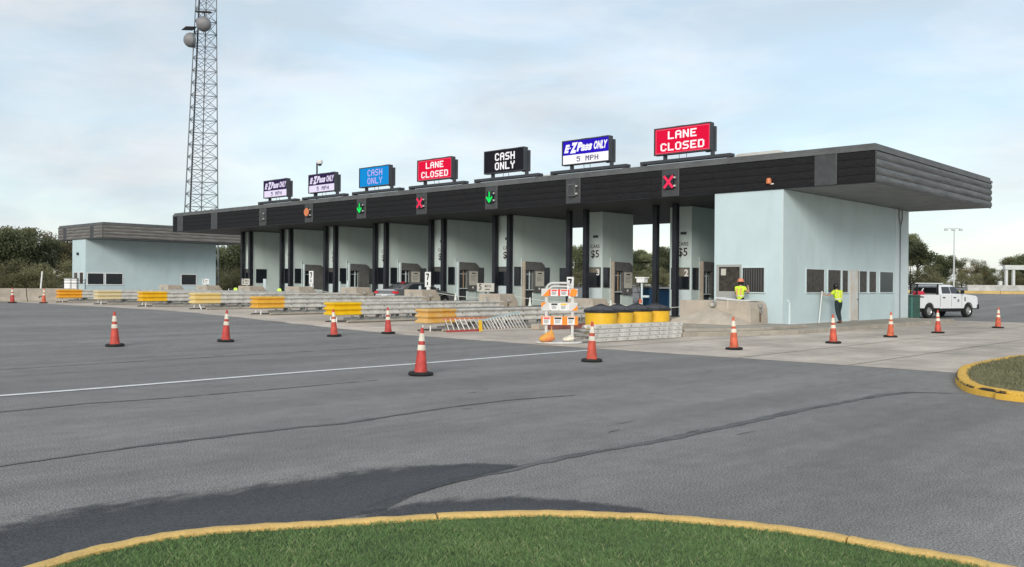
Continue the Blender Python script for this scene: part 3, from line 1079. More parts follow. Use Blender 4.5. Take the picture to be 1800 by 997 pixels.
def roof_sign(j):
    kind, label = specs[j]
    xc = -5.28 - 5.69 * j
    y, zb, zt = .5, 7.92, 9.2
    t = empty('matrix_sign', (xc, y, 7.42), label=label, cat='sign', group='matrix signs on the toll canopy roof')
    w = 1.53
    z0, z1 = zb - 7.42, zt - 7.42
    cab = obj('cabinet', MB().box(-w, w, .0, .26, z0, z1), M_SIGNC, t, bevel=.02)
    obj('rear_box', MB().box(w - .45, w + .04, .262, .42, z0 - .02, z1 - .16), M_SIGNC, cab)
    fr = MB()
    fr.box(-w, w, -.05, -.001, z1 - .055, z1).box(-w, w, -.05, -.001, z0, z0 + .055)
    fr.box(-w, -w + .055, -.05, -.001, z0 + .056, z1 - .056).box(w - .055, w, -.05, -.001, z0 + .056, z1 - .056)
    obj('bezel', fr, M_SIGNC, cab)
    for x in (-.15, 1.15):
        obj('top_bracket', MB().box(x - .2, x + .2, .05, .1, z1 + .001, z1 + .03), M_CAP, cab)
    fx, f0, f1 = w - .058, z0 + .058, z1 - .058
    H = f1 - f0
    yf = -.010
    def scr(a, b, m):
        return obj('screen', MB().box(-fx, fx, yf, -.001, f0 + a * H, f0 + b * H), m, t)
    if kind.startswith('lane'):
        s = scr(0, 1, L_RED)
        for txt, zc, wd in (('LANE', .725, 1.12), ('CLOSED', .265, 1.12)):
            led_text(txt, H * .305, yf - .002, 0, f0 + H * zc, L_WHITE, s, wd * 1.08, 1.30)
        bd = MB()                                                  # border of lit diodes
        for a, b, c_, e in ((-fx + .03, fx - .03, f0 + .03, f0 + .045), (-fx + .03, fx - .03, f1 - .045, f1 - .03), (-fx + .03, -fx + .045, f0 + .05, f1 - .05), (fx - .045, fx - .03, f0 + .05, f1 - .05)):
            bd.box(a, b, yf - .003, yf - .001, c_, e)
        obj('lit_border', bd, led('led_pink_border', (1, .25, .35), .6), s)
    elif kind.startswith('cash'):
        s = scr(0, 1, L_BLACK if kind == 'cash_black' else L_CYAN)
        for txt, zc in (('CASH', .72), ('ONLY', .28)):
            led_text(txt, H * .34, yf - .002, .05, f0 + H * zc, L_WHITE if kind == 'cash_black' else L_PINK, s, 1.05, 1.36 if kind == 'cash_black' else .95)
    else:
        s = scr(.40, 1, L_BLUE if kind == 'ez_blue' else L_PURP)
        lo_ = scr(0, .395, L_WHITE if kind == 'ez_blue' else L_LAV)
        mw = L_WHITE if kind == 'ez_blue' else L_LAV
        zc = f0 + H * .70
        for txt, x, w_, h_, bold, dz in (('E', -1.21, .38, .42, .035, -.02), ('Z', -.76, .52, .54, .035, 0), ('Pass', -.08, 1.02, .46, .032, .02), ('ONLY', .96, .86, .42, .024, .01)):
            obj('lettering', moved(fit(text_mb(txt, .5, shear=.32, bold=bold, spacing=1.05), w_, h_), Matrix.Translation((x, yf - .002, zc + dz))), mw, s, recalc=False)
        obj('lettering', MB().box(-1.06, -.96, yf - .004, yf - .002, zc - .03, zc + .03), mw, s)
        st = MB()                                                   # speed stripes through the word
        for i in range(3):
            st.box(-.44 + .05 * i, .30, yf - .0045, yf - .0035, zc - .12 + i * .10, zc - .105 + i * .10)
        obj('stripe', st, L_BLUE if kind == 'ez_blue' else L_PURP, s)
        led_text('5 MPH', H * .22, yf - .002, .12, f0 + H * .19, L_NAVY, lo_, 1.2, 1.3)
    for x in (-w + .5, w - .02):
        obj('post', MB().box(x - .07, x + .04, .10, .3, .27, z0 - .001), M_SIGNC, t)
    for x in (-.35, .05):
        obj('cable', MB().tube((x + .03, .3, .2), (x, .3, z0 + .01), .012), M_COLM, t)
    bb = MB().box(-2.35, 2.5, .0, .4, .15, .285)
    for x in (-2.3, 2.36):
        bb.box(x - .05, x + .1, .02, .38, .0, .149)
    obj('base_beam', bb, M_SIGNC, t)
    return t
for j in range(7):
    roof_sign(j)

# white duct and camera mast on the roof
dv = empty('roof_vent', (-1.75, 1.6, 7.42), label='flat white vent box on the canopy roof above the tall office', cat='vent')
obj('hood', MB().prism([(-1.15, .08), (-1.14, .22), (-1.02, .30), (.95, .30), (1.14, .22), (1.15, .08)], -.45, .5, 'y'), mat('vent_white', (.55, .54, .50), rough=.55, var=.1), dv)
obj('curb', MB().box(-.9, .95, -.35, .4, -.03, .079), M_DARKM, dv)
cm = empty('roof_camera', (-35.75, 1.5, 7.35), label='white dome camera on a thin mast above the matrix signs', cat='camera')
obj('mast', MB().tube((0, 0, 0), (0, 0, 2.85), .06), M_DARKM, cm)
dm = obj('arm', MB().tube((0, 0, 2.8), (.12, -.02, 2.98), .035).tube((.12, -.02, 2.98), (.38, -.05, 3.0), .035), M_WHITE, cm)
obj('dome', MB().lathe([(.04, .02), (.2, -.05), (.21, -.2), (.16, -.3)], 14, M=Matrix.Translation((.40, -.05, 3.02))), M_WHITE, cm, smooth=True)
obj('lens', MB().lathe([(.15, 0), (.13, -.08), (.05, -.13)], 12, M=Matrix.Translation((.40, -.05, 2.72))), M_COLM, cm, smooth=True)
obj('low_vent', MB().prism([(-.9, .02), (-.85, .16), (-.5, .24), (.5, .24), (.9, .12), (.9, .02)], 0, .6, 'y', M=Matrix.Translation((-37.1, .9, 7.42))), MATS['vent_white'], label='low white vent hood between the two leftmost matrix signs', cat='vent')
obj('low_vent', MB().prism([(-.9, .02), (-.85, .14), (-.5, .2), (.5, .2), (.9, .1), (.9, .02)], 0, .6, 'y', M=Matrix.Translation((-13.9, .9, 7.42))), MATS['vent_white'], label='low pale vent hood between black CASH ONLY sign and blue sign', cat='vent')

# ------------------------------------------------------------------ lane signals on the fascia
G_ON = led('signal_green', (.005, .80, .11), .75)
R_ON = led('signal_red', (.95, .03, .10), .72)
A_ON = mat('amber_lens', (.50, .16, .06), rough=.35, emit=(.75, .22, .08), estr=.12)
def signal(j, kind, label):
    t = empty('lane_signal', (SIG[j], -.03, 6.24), label=label, cat='signal', group='lane signals on the canopy edge')
    obj('housing', MB().box(-.24, .24, -.14, -.002, 0, .62), M_DOORG if kind == 'off' else M_COLM, t, bevel=.015)
    if kind == 'off':
        obj('cover', MB().box(-.2, .2, -.15, -.142, .04, .58), M_PLATE, t)
    elif kind == 'x':
        mb = MB()
        for s_ in (1, -1):
            mb.box(-.36, .36, -.158 - .004 * (s_ > 0), -.142, -.055, .055, M=Matrix.Translation((0, 0, .31)) @ Matrix.Rotation(s_ * R(49), 4, 'Y'))
        obj('lit_cross', mb, R_ON, t)
    elif kind == 'arrow':
        mb = MB().box(-.04, .04, -.158, -.142, .14, .60)
        for s_ in (1, -1):
            mb.box(-.34, 0.03, -.162 - .003 * s_, -.143, -.045, .045, M=Matrix.Translation((0, 0, .05)) @ (Matrix.Rotation(R(52), 4, 'Y') if s_ > 0 else Matrix.Scale(-1, 4, (1, 0, 0)) @ Matrix.Rotation(R(52), 4, 'Y')))
        obj('lit_arrow', mb, G_ON, t)
    elif kind == 'round':
        obj('lens', MB().tube((-.02, -.19, .33), (-.02, -.142, .33), .27, .27, 20), A_ON, t)
    for z in (.12, .5):
        b = obj('hinge', MB().box(.25, .36, -.12, -.03, z - .05, z + .05), M_GALVD, t)
        obj('bolt', MB().box(.27, .34, -.126, -.121, z - .02, z + .02), M_WHITE, b)
    return t
for j, (kd, lb) in enumerate([('x', 'red lit X lane signal on canopy edge below the nearest red sign'), ('off', 'unlit grey lane signal box below the blue sign'),
                              ('arrow', 'green lit down arrow signal below the black CASH ONLY sign'), ('x', 'smaller red lit X signal, fourth from the tall office'),
                              ('arrow', 'smaller green lit down arrow below the sky-blue sign'), ('round', 'round amber lane signal lens on canopy edge'),
                              ('off', 'leftmost unlit dark lane signal box on canopy edge')]):
    signal(j, kd, lb)
t = empty('warning_lamp', (-.59, -.03, 6.12), label='small orange lamp on the canopy edge above the tall office', cat='lamp')
obj('lens', MB().lathe([(.09, 0), (.115, .03), (.10, .2), (.06, .24)], 12, M=Matrix.Translation((0, -.1, 0))), A_ON, t, smooth=True)
obj('bracket', MB().box(.02, .18, -.05, .0, -.03, .02), M_WHITE, t)

# ------------------------------------------------------------------ guard rails in front of the islands
def corr(z0=.30, z1=.81):
    """thrie-beam section: three flat faces between narrow valleys, curled edges"""
    p = [(0, .02), (.04, .085), (.12, .085), (.27, .005), (.33, .005), (.46, .085), (.54, .085), (.67, .005), (.73, .005), (.88, .085), (.96, .085), (1, .02)]
    return [(o_, z0 + (z1 - z0) * t_) for t_, o_ in p]
def beam_mb(pts, prof, side=1):
    P = [Vector(p) for p in pts]
    mb = MB()
    npf = len(prof)
    for i, p in enumerate(P):
        d0 = (P[i] - P[max(i - 1, 0)])
        d1 = (P[min(i + 1, len(P) - 1)] - P[i])
        d0 = d0.normalized() if d0.length > 0 else d1.normalized()
        d1 = d1.normalized() if d1.length > 0 else d0
        n0, n1 = Vector((d0.y, -d0.x)), Vector((d1.y, -d1.x))
        n = (n0 + n1).normalized()
        k = 1 / max(.35, n.dot(n0))
        for o_, z in prof:
            mb.v.append((p.x + n.x * o_ * k * side, p.y + n.y * o_ * k * side, z))
    mb.f = [(i * npf + j, i * npf + j + 1, (i + 1) * npf + j + 1, (i + 1) * npf + j) for i in range(len(P) - 1) for j in range(npf - 1)]
    mb.mi = [0] * len(mb.f)
    return mb
def thick(o, t):
    s = o.modifiers.new('thickness', 'SOLIDIFY')
    s.thickness = t
    s.offset = -1
    return o
NOSE = [((.66, .36, .065), 'amber yellow fading to cream', 'nearest the striped barricade'), ((.80, .50, .008), 'bright yellow', 'with a cone standing in front'),
        ((.74, .42, .06), 'amber yellow', 'third from the barricade'), ((.74, .55, .20), 'pale yellow', 'with a bent white leg'),
        ((.78, .46, .02), 'deep yellow', 'fifth from the barricade'), ((.66, .56, .33), 'cream', 'between two deeper yellow ones'), ((.76, .36, .03), 'orange-yellow', 'farthest left against the barrier')]
def guardrail(k):
    c = IC(k)
    colr, cn, wh = NOSE[k]
    yn = -13.5
    zg_ = G(c + .7, 0)
    t = empty('guardrail', (c, yn, zg_), label='steel guardrail with %s nose, %s' % (cn, wh), cat='guardrail', group='guardrails before the toll islands')
    m = mat('nose_paint_%d' % k, colr, rough=.5, var=.10, vscale=3, col2=tuple(.55 * a + .45 * b for a, b in zip(colr, (.72, .60, .38))) if k in (0, 3, 5) else None)
    xl, xr = .38, 1.06
    pr = corr()
    e = .16
    nose_pts = [(xl - .10, 1.5), (xl, .02), (xr - .04, -.06), (xr - .02, 1.22)]
    thick(obj('nose_beam', beam_mb(nose_pts, [(o_ * 1.15, z) for o_, z in pr]), m, t, recalc=False), .012)
    # both sides, in overlapping lengths
    for side, A, B in ((1, (xr - .02, 1.18), (.74, 10.0)), (-1, (xl - .10, 1.45), (-.74, 10.0))):
        cuts = [0, .34, .68, 1.0]
        for i in range(3):
            a = [A[q] + (B[q] - A[q]) * cuts[i] for q in (0, 1)]
            b = [A[q] + (B[q] - A[q]) * cuts[i + 1] for q in (0, 1)]
            lap = -.012 * (i % 2)
            b[1] += .12
            thick(obj('beam', beam_mb([(a[0] + lap, a[1]), (b[0] + lap, b[1])] if side > 0 else [(b[0] - lap, b[1]), (a[0] - lap, a[1])], [(o_ - .001, z) for o_, z in pr]), M_GALV, t, recalc=False), .006)
        if side > 0 and k < 5:
            for i in range(10):
                u = (i + .5) / 10
                x, y = A[0] + (B[0] - A[0]) * u, A[1] + (B[1] - A[1]) * u
                for z in (.453, .657):
                    obj('bolt', MB().tube((x + .004, y, z), (x + .03, y, z), .02, n=6), M_DARKM, t)
        n = 9
        for i in range(n):
            u = (i + .3) / n
            x, y = A[0] + (B[0] - A[0]) * u, A[1] + (B[1] - A[1]) * u
            s_ = -1 if side > 0 else 1
            pm = MB()
            pm.box(x + s_ * .20 - .05, x + s_ * .20 + .05, y - .007, y + .007, .0, .74)
            pm.box(x + s_ * .20 - .055, x + s_ * .20 - .045, y - .06, y + .06, .0, .74)
            pm.box(x + s_ * .20 + .045, x + s_ * .20 + .055, y - .06, y + .06, .0, .74)
            pm.box(min(x + s_ * .14, x + s_ * .01), max(x + s_ * .14, x + s_ * .01), y - .05, y + .05, .40, .74)
            obj('post', pm, M_GALVD, t)
    obj('ground_rail', MB().tube((xr + .08, .5, .07), (.86, 9.6, .07), .06), M_GALVD, t)
    obj('ground_rail', MB().tube((xr + .32, .3, .05), (1.0, 9.6, .05), .045), M_ISL, t)
    for i in range(7):
        y = 1.0 + i * 1.25
        br = MB().tube((xr - .2, y + .5, .42), (xr + .1, y, .09), .035, n=6).box(xr + .02, xr + .14, y - .09, y + .09, .02, .16)
        obj('brace', br, M_GALVD, t)
    obj('skid_channel', MB().box(xr - .20, xr - .12, .5, 9.4, .10, .19), M_GALVD, t)
    for i in range(12):
        y = .8 + i * .74
        obj('foot_plate', MB().prism([(y - .05, 0), (y + .22, 0), (y + .12, .24), (y + .02, .26)], xr - .11, xr - .05, 'x'), M_GALVD, t)
    for x, dx in ((xl + .15, .0), (xr - .12, .34 if k == 3 else .0)):
        obj('nose_leg', MB().tube((x, .12, .32), (x + dx, .10, 0), .025), M_WHITE if k != 6 else M_GALV, t)
    cb = MB().path([(xl + .1, -.12, .03), (xl + .3, .1, .06), (xr - .1, .3, .05), (xr + .1, .55, .07)], .03)
    obj('anchor_cable', cb, M_DARKM, t)
    obj('pad', MB().prism([(-.2, .9), (1.25, .2), (1.1, 10.0), (-1.0, 10.0)], -.05, .016), M_ISL, t)
    return t
for k in range(7):
    guardrail(k)

# ------------------------------------------------------------------ crash blocks
bolt_l = ['nearest island, behind the barricade', 'carrying the large 5 MPH sign', 'hiding the front of the dark car', 'left of the dark car', 'right of a white post and lime sign', 'carrying a 5 MPH sign near the last booth', 'small, before the gap beside the far left building', 'smallest, in front of the far left building']
for k in range(8):
    c = IC(k)
    z0 = G(c, 0)
    t = empty('crash_block', (c + .1, -3.7, z0), label='tan concrete crash block ' + bolt_l[k], cat='concrete block', group='crash blocks at the island ends')
    mb = MB()
    # long side profile (y,z): square front, chamfered far end
    mb.prism([(0, .0), (0, 1.12), (1.0, 1.12), (1.35, .72), (1.42, 0)], -.72, .72, 'x')
    obj('body', mb, M_BLOCK, t, bevel=.03)
    for nm, loc, ax in (('lamp', (0.0, 0, .82), 'y'), ('lamp', (.72, .62, .80), 'x')):
        lm = MB()
        if ax == 'y':
            lm.tube((loc[0] - .15, -.10, loc[2]), (loc[0] - .15, -.001, loc[2]), .10, .14, 12)
        else:
            lm.tube((.73, loc[1], loc[2]), (.80, loc[1], loc[2]), .12, .08, 12)
        o = obj(nm, lm, M_GALVD, t, smooth=True)
        o2 = MB()
        if ax == 'y':
            o2.tube((loc[0] - .15, -.125, loc[2]), (loc[0] - .15, -.101, loc[2]), .085, .085, 12)
        else:
            o2.tube((.801, loc[1], loc[2]), (.82, loc[1], loc[2]), .06, .06, 12)
        obj('lens', o2, mat('lamp_lens', (.50, .46, .40), rough=.2), o)
        obj('stain', MB().box(.722, .724, .56, .68, .35, .66) if ax == 'x' else MB().box(-.2, -.1, -.004, -.002, .3, .68), mat('rust_stain', (.19, .13, .085), rough=.9, var=.3, vscale=6), o)

# wide block before the tall office
t = empty('wide_crash_block', (-1.4, -3.2, .16), label='wide tan concrete wall with sloped apron before the tall office', cat='concrete block')
T = Matrix.Translation((1.4, 3.2, -.16))
obj('body', moved(MB().prism([(-2.98, .17), (-2.98, 1.19), (.02, 1.19), (.16, 1.10), (.24, .9), (.27, .17)], -3.2, -1.75, 'y'), T), M_BLOCK, t, bevel=.03)
rm = MB()
rm.add([(-3.0, -3.22, .30), (-2.75, -4.1, .42), (.05, -4.1, .36), (.28, -3.22, .34), (-1.38, -3.21, .90), (-3.0, -3.22, .17), (-2.9, -4.2, .17), (.2, -4.2, .17), (.28, -3.22, .17)],
       [(0, 1, 4), (1, 2, 4), (2, 3, 4), (0, 5, 6, 1), (1, 6, 7, 2), (2, 7, 8, 3)])
obj('sloped_apron', moved(rm, T), M_BLOCK, t)
obj('plinth', moved(MB().prism([(.5, -8.3), (1.75, -4.9), (1.75, -1.4), (-3.1, -1.4), (-3.1, -4.85), (-.3, -5.65), (-.15, -8.1)], .158, .27), T), M_ISL, t, bevel=.02)
obj('lamp', moved(MB().tube((-1.38, -3.32, 1.03), (-1.38, -3.20, 1.03), .10, .15, 12), T), M_GALVD, t)
obj('lens', moved(MB().tube((-1.38, -3.345, 1.03), (-1.38, -3.321, 1.03), .08, .08, 12), T), MATS['lamp_lens'], t)
obj('lamp', moved(MB().tube((.26, -2.4, .98), (.33, -2.4, .98), .11, .07, 12).tube((.26, -2.4, .76), (.32, -2.4, .76), .09, .07, 12), T), M_GALVD, t)
obj('stain', moved(MB().box(.272, .275, -2.48, -2.36, .35, .68), T), MATS['rust_stain'], t)
obj('plywood_sheet', MB().prism([(-1.5, 1.30), (-.75, 1.205), (.1, 1.195), (.1, 1.215), (-.75, 1.235), (-1.5, 1.325)], -2.9, -2.2, 'y'), M_WHITE, label='thin white sheet lying on the wide crash block', cat='sheet')
obj('dangling_strap', MB().box(-.75, -.70, -3.225, -3.204, .86, 1.24, M=Matrix.Identity(4)), mat('cream_strap', (.55, .50, .40)), label='short pale strap hanging over the front of the wide block', cat='strap')

# ------------------------------------------------------------------ cones
def make_cone():
    t = empty('traffic_cone', (0, 0, 0))
    def rad(z): return .128 - (.128 - .028) * (z - .05) / .86
    obj('body', MB().lathe([(rad(.05), .045), (rad(.48), .48), (rad(.80), .80), (rad(.88), .88), (rad(.91) * .8, .91)], 22), M_ORANGE, t, smooth=True)
    for a, b in ((.65, .80), (.475, .58)):
        obj('collar', MB().lathe([(rad(a) + .002, a), (rad(a) + .0045, a + .004), (rad(b) + .0045, b - .004), (rad(b) + .002, b)], 22, cap=False), M_REFL, t, smooth=True)
    s = .2
    oc = [(-s, -s * .55), (-s * .55, -s), (s * .55, -s), (s, -s * .55), (s, s * .55), (s * .55, s), (-s * .55, s), (-s, s * .55)]
    b = obj('base', MB().prism(oc, .0, .042), M_RUBB, t, bevel=.01)
    obj('base_ring', MB().lathe([(.155, .0425), (.235, .005), (.245, .03), (.225, .062), (.165, .066)], 20, cap=False), M_RUBB, b, smooth=True)
    return t
cone0 = make_cone()
cones = [(-41.51, -16.23, 'orange traffic cone farthest left, before the concrete barrier'), (-40.14, -14.94, 'orange traffic cone before the barrier, beside the leftmost guardrail'),
         (-6.74, -25.0, 'orange traffic cone alone on dark asphalt at left'), (-6.64, -21.8, 'orange traffic cone on asphalt before the pale yellow guardrail nose'),
         (-6.77, -17.85, 'orange cone overlapping the bright yellow guardrail nose'), (-6.95, -15.45, 'orange cone just left of the ladders and amber nose'),
         (4.38, -23.86, 'largest orange traffic cone, nearest, beside the white line'), (4.68, -18.88, 'orange traffic cone in front of the stacked steel beams'),
         (4.92, -12.76, 'worn scuffed orange cone before the wide concrete block'), (5.61, -7.8, 'orange cone below the worker in dark trousers'),
         (5.48, -2.71, 'orange cone on the apron below the last office windows'), (5.67, 1.7, 'orange cone in front of the white pickup'), (5.94, 8.71, 'rightmost orange cone, on the apron beyond the pickup')]
for i, (x, y, lb) in enumerate(cones):
    o = cone0 if i == 0 else copy_tree(cone0)
    o.location = (x, y, G(x, y) + .005)
    o.rotation_euler = (R(random.uniform(-2.2, 2.2)), R(random.uniform(-2.2, 2.2)), random.uniform(0, 6))
    s = random.uniform(.98, 1.03)
    o.scale = (s, s, s)
    tag(o, lb, 'traffic cone', 'orange traffic cones')

M_PALEC = mat('pale_cone', (.74, .76, .68), rough=.5, var=.06)
M_LIME = mat('lime_plastic', (.52, .80, .05), rough=.45)
def pale_cone(x, y, lb, h=.72):
    t = empty('pale_cone', (x, y, G(x, y) + .175), label=lb, cat='traffic cone', group='pale cones standing on the islands')
    obj('body', MB().lathe([(.135, .03), (.10, .22), (.025, h)], 16), M_PALEC, t, smooth=True)
    obj('foot', MB().lathe([(.17, 0), (.17, .03), (.139, .031), (.112, .17)], 16), M_LIME, t, smooth=True)
pale_cone(-9.2, .35, 'pale cone behind the yellow barrels, beside the number 3 booth', .78)
pale_cone(-14.42, .22, 'pale cone with lime foot before the third booth')
pale_cone(-20.1, .16, 'pale cone with lime foot before the fourth booth')
pale_cone(-25.8, .1, 'pale cone half hidden behind the tail of the dark car', .7)
pale_cone(-36.2, -1.2, 'pale cone beside the lime folding sign near the sixth booth', .8)
pale_cone(-43.2, -1.0, 'pale cone in the gap left of the last booth', .7)
for x, y, lb in ((-34.58, -2.2, 'lime green folding floor sign between the sixth and seventh booths'), (-40.3, -2.1, 'lime green folding floor sign left of the last columns')):
    t = empty('folding_sign', (x, y, G(x, y) + .1), rz=R(43), label=lb, cat='folding sign', group='lime folding signs')
    for s_ in (1, -1):
        p = obj('leaf', MB().prism([(-.19, 0), (-.13, .82), (-.06, .88), (.06, .88), (.13, .82), (.19, 0)], -.012, .012, 'y', M=Matrix.Translation((0, s_ * .12, 0)) @ Matrix.Rotation(s_ * R(7), 4, 'X')), M_LIME, t)
    obj('lettering', MB().box(-.04, .04, -.150, -.140, .2, .62, M=Matrix.Rotation(R(-7), 4, 'X') @ Matrix.Translation((0, .0, 0))), M_INK, t)
t = empty('channelizer', (-6.15, -1.5, G(-6.15, 0)), label='slim orange and white striped channelizer behind the barrels', cat='channelizer')
obj('body', MB().lathe([(.11, .05), (.075, 1.0), (.05, 1.15)], 14), M_ORANGE, t, smooth=True)
for a in (.30, .55, .82):
    obj('stripe', MB().lathe([(.108 - .036 * a + .004, a), (.108 - .036 * (a + .13) + .004, a + .13)], 14, cap=False), M_REFL, t, smooth=True)
obj('base', MB().lathe([(.22, 0), (.2, .05), (.1, .06)], 12), M_RUBB, t)

# ------------------------------------------------------------------ barricade with placards
BR = math.atan2(.683, .730)
M_BWHT = mat('grubby_white', (.60, .59, .56), rough=.6, var=.12, vscale=5)
t = empty('barricade', (0.0, -14.5, .01), rz=BR, label='white upright barricade with orange striped boards and warning placards', cat='barricade')
arch = MB()
for x in (-.395, .395):
    arch.box(x - .042, x + .042, -.035, .035, .06, 1.62)
pts = [(-.395 + 0, 0, 1.62)] + [(-.395 + .2 - .2 * math.cos(a), 0, 1.62 + .2 * math.sin(a)) for a in np.linspace(.3, math.pi / 2, 5)]
pts += [(.195 + .2 * math.sin(a), 0, 1.62 + .2 * math.cos(a)) for a in np.linspace(0, math.pi / 2, 6)]
obj('frame', arch, M_BWHT, t, bevel=.012)
obj('arch', MB().path(pts, .036, 8), M_BWHT, t, smooth=True)
obj('inner_arch', MB().path([(p[0] * .78, .02, 1.62 + (p[2] - 1.62) * .62 - .02) for p in pts], .022, 8), M_WHITE, t, smooth=True)
el = [(.70 * math.cos(a), .40 * math.sin(a)) for a in np.linspace(0, 2 * math.pi, 28)[:-1]]
obj('base', MB().prism(el, 0, .055), M_BWHT, t, bevel=.02)
M_BORG = mat('board_orange', (.86, .26, .02), rough=.45, var=.1, vscale=6)
M_BRED = mat('placard_red', (.75, .08, .05), rough=.5)
def placard(par, x0, x1, z0, z1, head, y=-.09):
    o = obj('placard', MB().box(x0, x1, y - .012, y, z0, z1), M_WHITE, par)
    h = z1 - z0
    obj('header', MB().box(x0 + .02, x1 - .02, y - .014, y - .0125, z1 - h * .30, z1 - h * .08), head, o)
    for i in range(4):
        zz = z1 - h * (.44 + .12 * i)
        obj('text_line', MB().box(x0 + .03, x1 - .04 - .03 * (i % 2), y - .014, y - .0125, zz, zz + .012), M_PLATE, o)
    return o
rows = [(1.42, 1.65), (.985, 1.235), (.555, .815)]
for r_, (a, b) in enumerate(rows):
    if r_ < 2:
        for s_ in (-1, 1):
            x0, x1 = (-.55, -.31) if s_ < 0 else (.30, .545)
            bd = obj('board_end', MB().box(x0, x1, -.075, -.042, a, b), M_BWHT, t)
            tri = {(0, -1): [(x0 + .03, a), (x1, a), (x1, b)], (0, 1): [(x0, a), (x1 - .05, a), (x1, b - .05), (x1 - .1, b), (x0 + .05, b)],
                   (1, -1): [(x0, a + .1), (x0, b), (x1 - .08, b)], (1, 1): [(x0 + .08, a), (x1, a), (x1, b - .08)]}[(r_, s_)]
            obj('orange_stripe', MB().prism(tri, -.079, -.0755, 'y'), M_BORG, bd)
        obj('board', MB().box(-.308, .298, -.065, -.042, a + .02, b - .02), M_BRED if r_ == 0 else M_WHITE, t)
    else:
        obj('board', MB().box(-.545, .56, -.075, -.042, a, b), M_BORG, t)
for x0, x1, r_, hd in ((-.27, -.05, 0, M_BRED), (.02, .25, 0, M_BRED), (-.27, -.04, 1, M_INK), (.01, .24, 1, M_YELLOW), (-.50, -.27, 2, M_BRED), (-.17, .08, 2, M_INK), (.24, .46, 2, M_INK)):
    a, b = rows[r_]
    placard(t, x0, x1, a + .01, b - .01, hd)

def sack(name, loc, sx, sy, sz, m, label, rz=0., neck=True):
    t_ = empty(name, loc, rz=rz, label=label, cat='sandbag')
    bm_ = MB()
    n, r_ = 14, 9
    for j in range(r_ + 1):
        ph = math.pi * j / r_
        for i in range(n):
            th = 2 * math.pi * i / n
            w = 1 + .10 * math.sin(3 * th + j) + .07 * math.cos(5 * th - 2 * j)
            zz = (1 - math.cos(ph)) / 2
            q = (math.sin(ph) ** .5 if zz < .35 else max(.08, (1 - zz) / .65) ** .8) * w
            bm_.v.append((sx * q * math.cos(th) + .75 * sx * zz, sy * q * math.sin(th), sz * zz))
    bm_.f = [(j * n + i, j * n + (i + 1) % n, (j + 1) * n + (i + 1) % n, (j + 1) * n + i) for j in range(r_) for i in range(n)]
    bm_.mi = [0] * len(bm_.f)
    obj('bag', bm_, m, t_, smooth=True)
    if neck:
        obj('neck', MB().path([(.74 * sx, 0, sz * .93), (.78 * sx, 0, sz * 1.1), (.72 * sx, 0, sz * 1.3)], .018, 7), m, t_)
    return t_
sack('orange_sandbag', (-.14, -14.98, .06), .25, .15, .36, mat('faded_orange_sack', (.66, .21, .09), rough=.8, var=.2, vscale=5, col2=(.68, .38, .07)), 'faded orange sandbag slumped on the barricade foot', BR)
sack('white_sandbag', (.17, -14.33, .07), .20, .15, .22, M_REFL, 'small white sandbag behind the barricade right leg', BR, False)

# ------------------------------------------------------------------ crash barrels, beam stack, ladders
bl = ['largest and nearest', 'second', 'third', 'last, next to the black column']
for i, (x, y) in enumerate(((-1.1, -11.0), (-1.22, -9.88), (-1.42, -8.45), (-1.55, -7.1))):
    t = empty('crash_barrel', (x, y, .005), rz=.3 * i, label='yellow sand barrel with black ribbed lid, %s of four' % bl[i], cat='barrel', group='yellow crash barrels')
    obj('drum', MB().lathe([(.50, 0), (.53, .04), (.535, .5), (.545, .86), (.52, .87)], 28), M_YELLOW, t, smooth=True)
    ld = obj('lid', MB().lathe([(.57, .84), (.585, .87), (.575, .93), (.40, 1.02), (.06, 1.10), (.03, 1.12)], 16, cap=True), M_LIDG, t)
    obj('lid_rim', MB().lathe([(.57, .845), (.595, .86), (.595, .915), (.577, .935)], 28, cap=False), M_LID, ld, smooth=True)
    for q in range(8):
        a = 2 * math.pi * q / 8
        obj('lid_rib', MB().tube((.57 * math.cos(a), .57 * math.sin(a), .935), (.03 * math.cos(a), .03 * math.sin(a), 1.12), .018, n=5), M_LID, ld)

bmn = ['bottom', 'second lowest', 'third', 'second highest', 'top']
for i in range(4):
    z0 = .02 + i * .135
    t = obj('steel_beam', MB(), M_GALV) if False else empty('steel_beam', (.32 + .02 * (i % 2), -11.15 + .05 * (i - 2), z0), rz=R(-4 + .5 * i), label='galvanised rail beam, %s of the four stacked below the yellow barrels' % ['lowest', 'second from ground', 'third from ground', 'topmost'][i], cat='steel beam', group='stacked rail beams')
    prof = []
    n = 25
    for j in range(n):
        u = j / (n - 1)
        prof.append((-.30 + .60 * u, .055 - .05 * math.cos(2 * math.pi * 3 * u)))
    mb = MB()
    for y in (-2.3, 0, 2.3):
        mb.v += [(a, y, b) for a, b in prof]
    mb.f = [(r_ * n + j, r_ * n + j + 1, (r_ + 1) * n + j + 1, (r_ + 1) * n + j) for r_ in range(2) for j in range(n - 1)]
    mb.mi = [0] * len(mb.f)
    thick(obj('web', mb, M_GALV, t, smooth=True, recalc=False), .008)
    obj('flange', MB().box(.301, .312, -2.3, 2.3, .0, .125), M_GALV, t)
    for q in range(9):
        obj('bolt', MB().tube((.312, -2.1 + q * .52, .06), (.322, -2.1 + q * .52, .06), .018, n=6), M_DARKM, t)
for i, (z, dx) in enumerate(((.06, -.05), (.22, .03), (.36, -.02))):
    obj('steel_offcut', MB().tube((-.2 + dx, -13.9 + .1 * i, z), (.5 + dx, -13.62 + .12 * i, z), .045, n=8), M_GALVD,
        label='short steel tube stub poking out beside the barricade, %s' % ['low', 'middle', 'upper'][i], cat='tube')
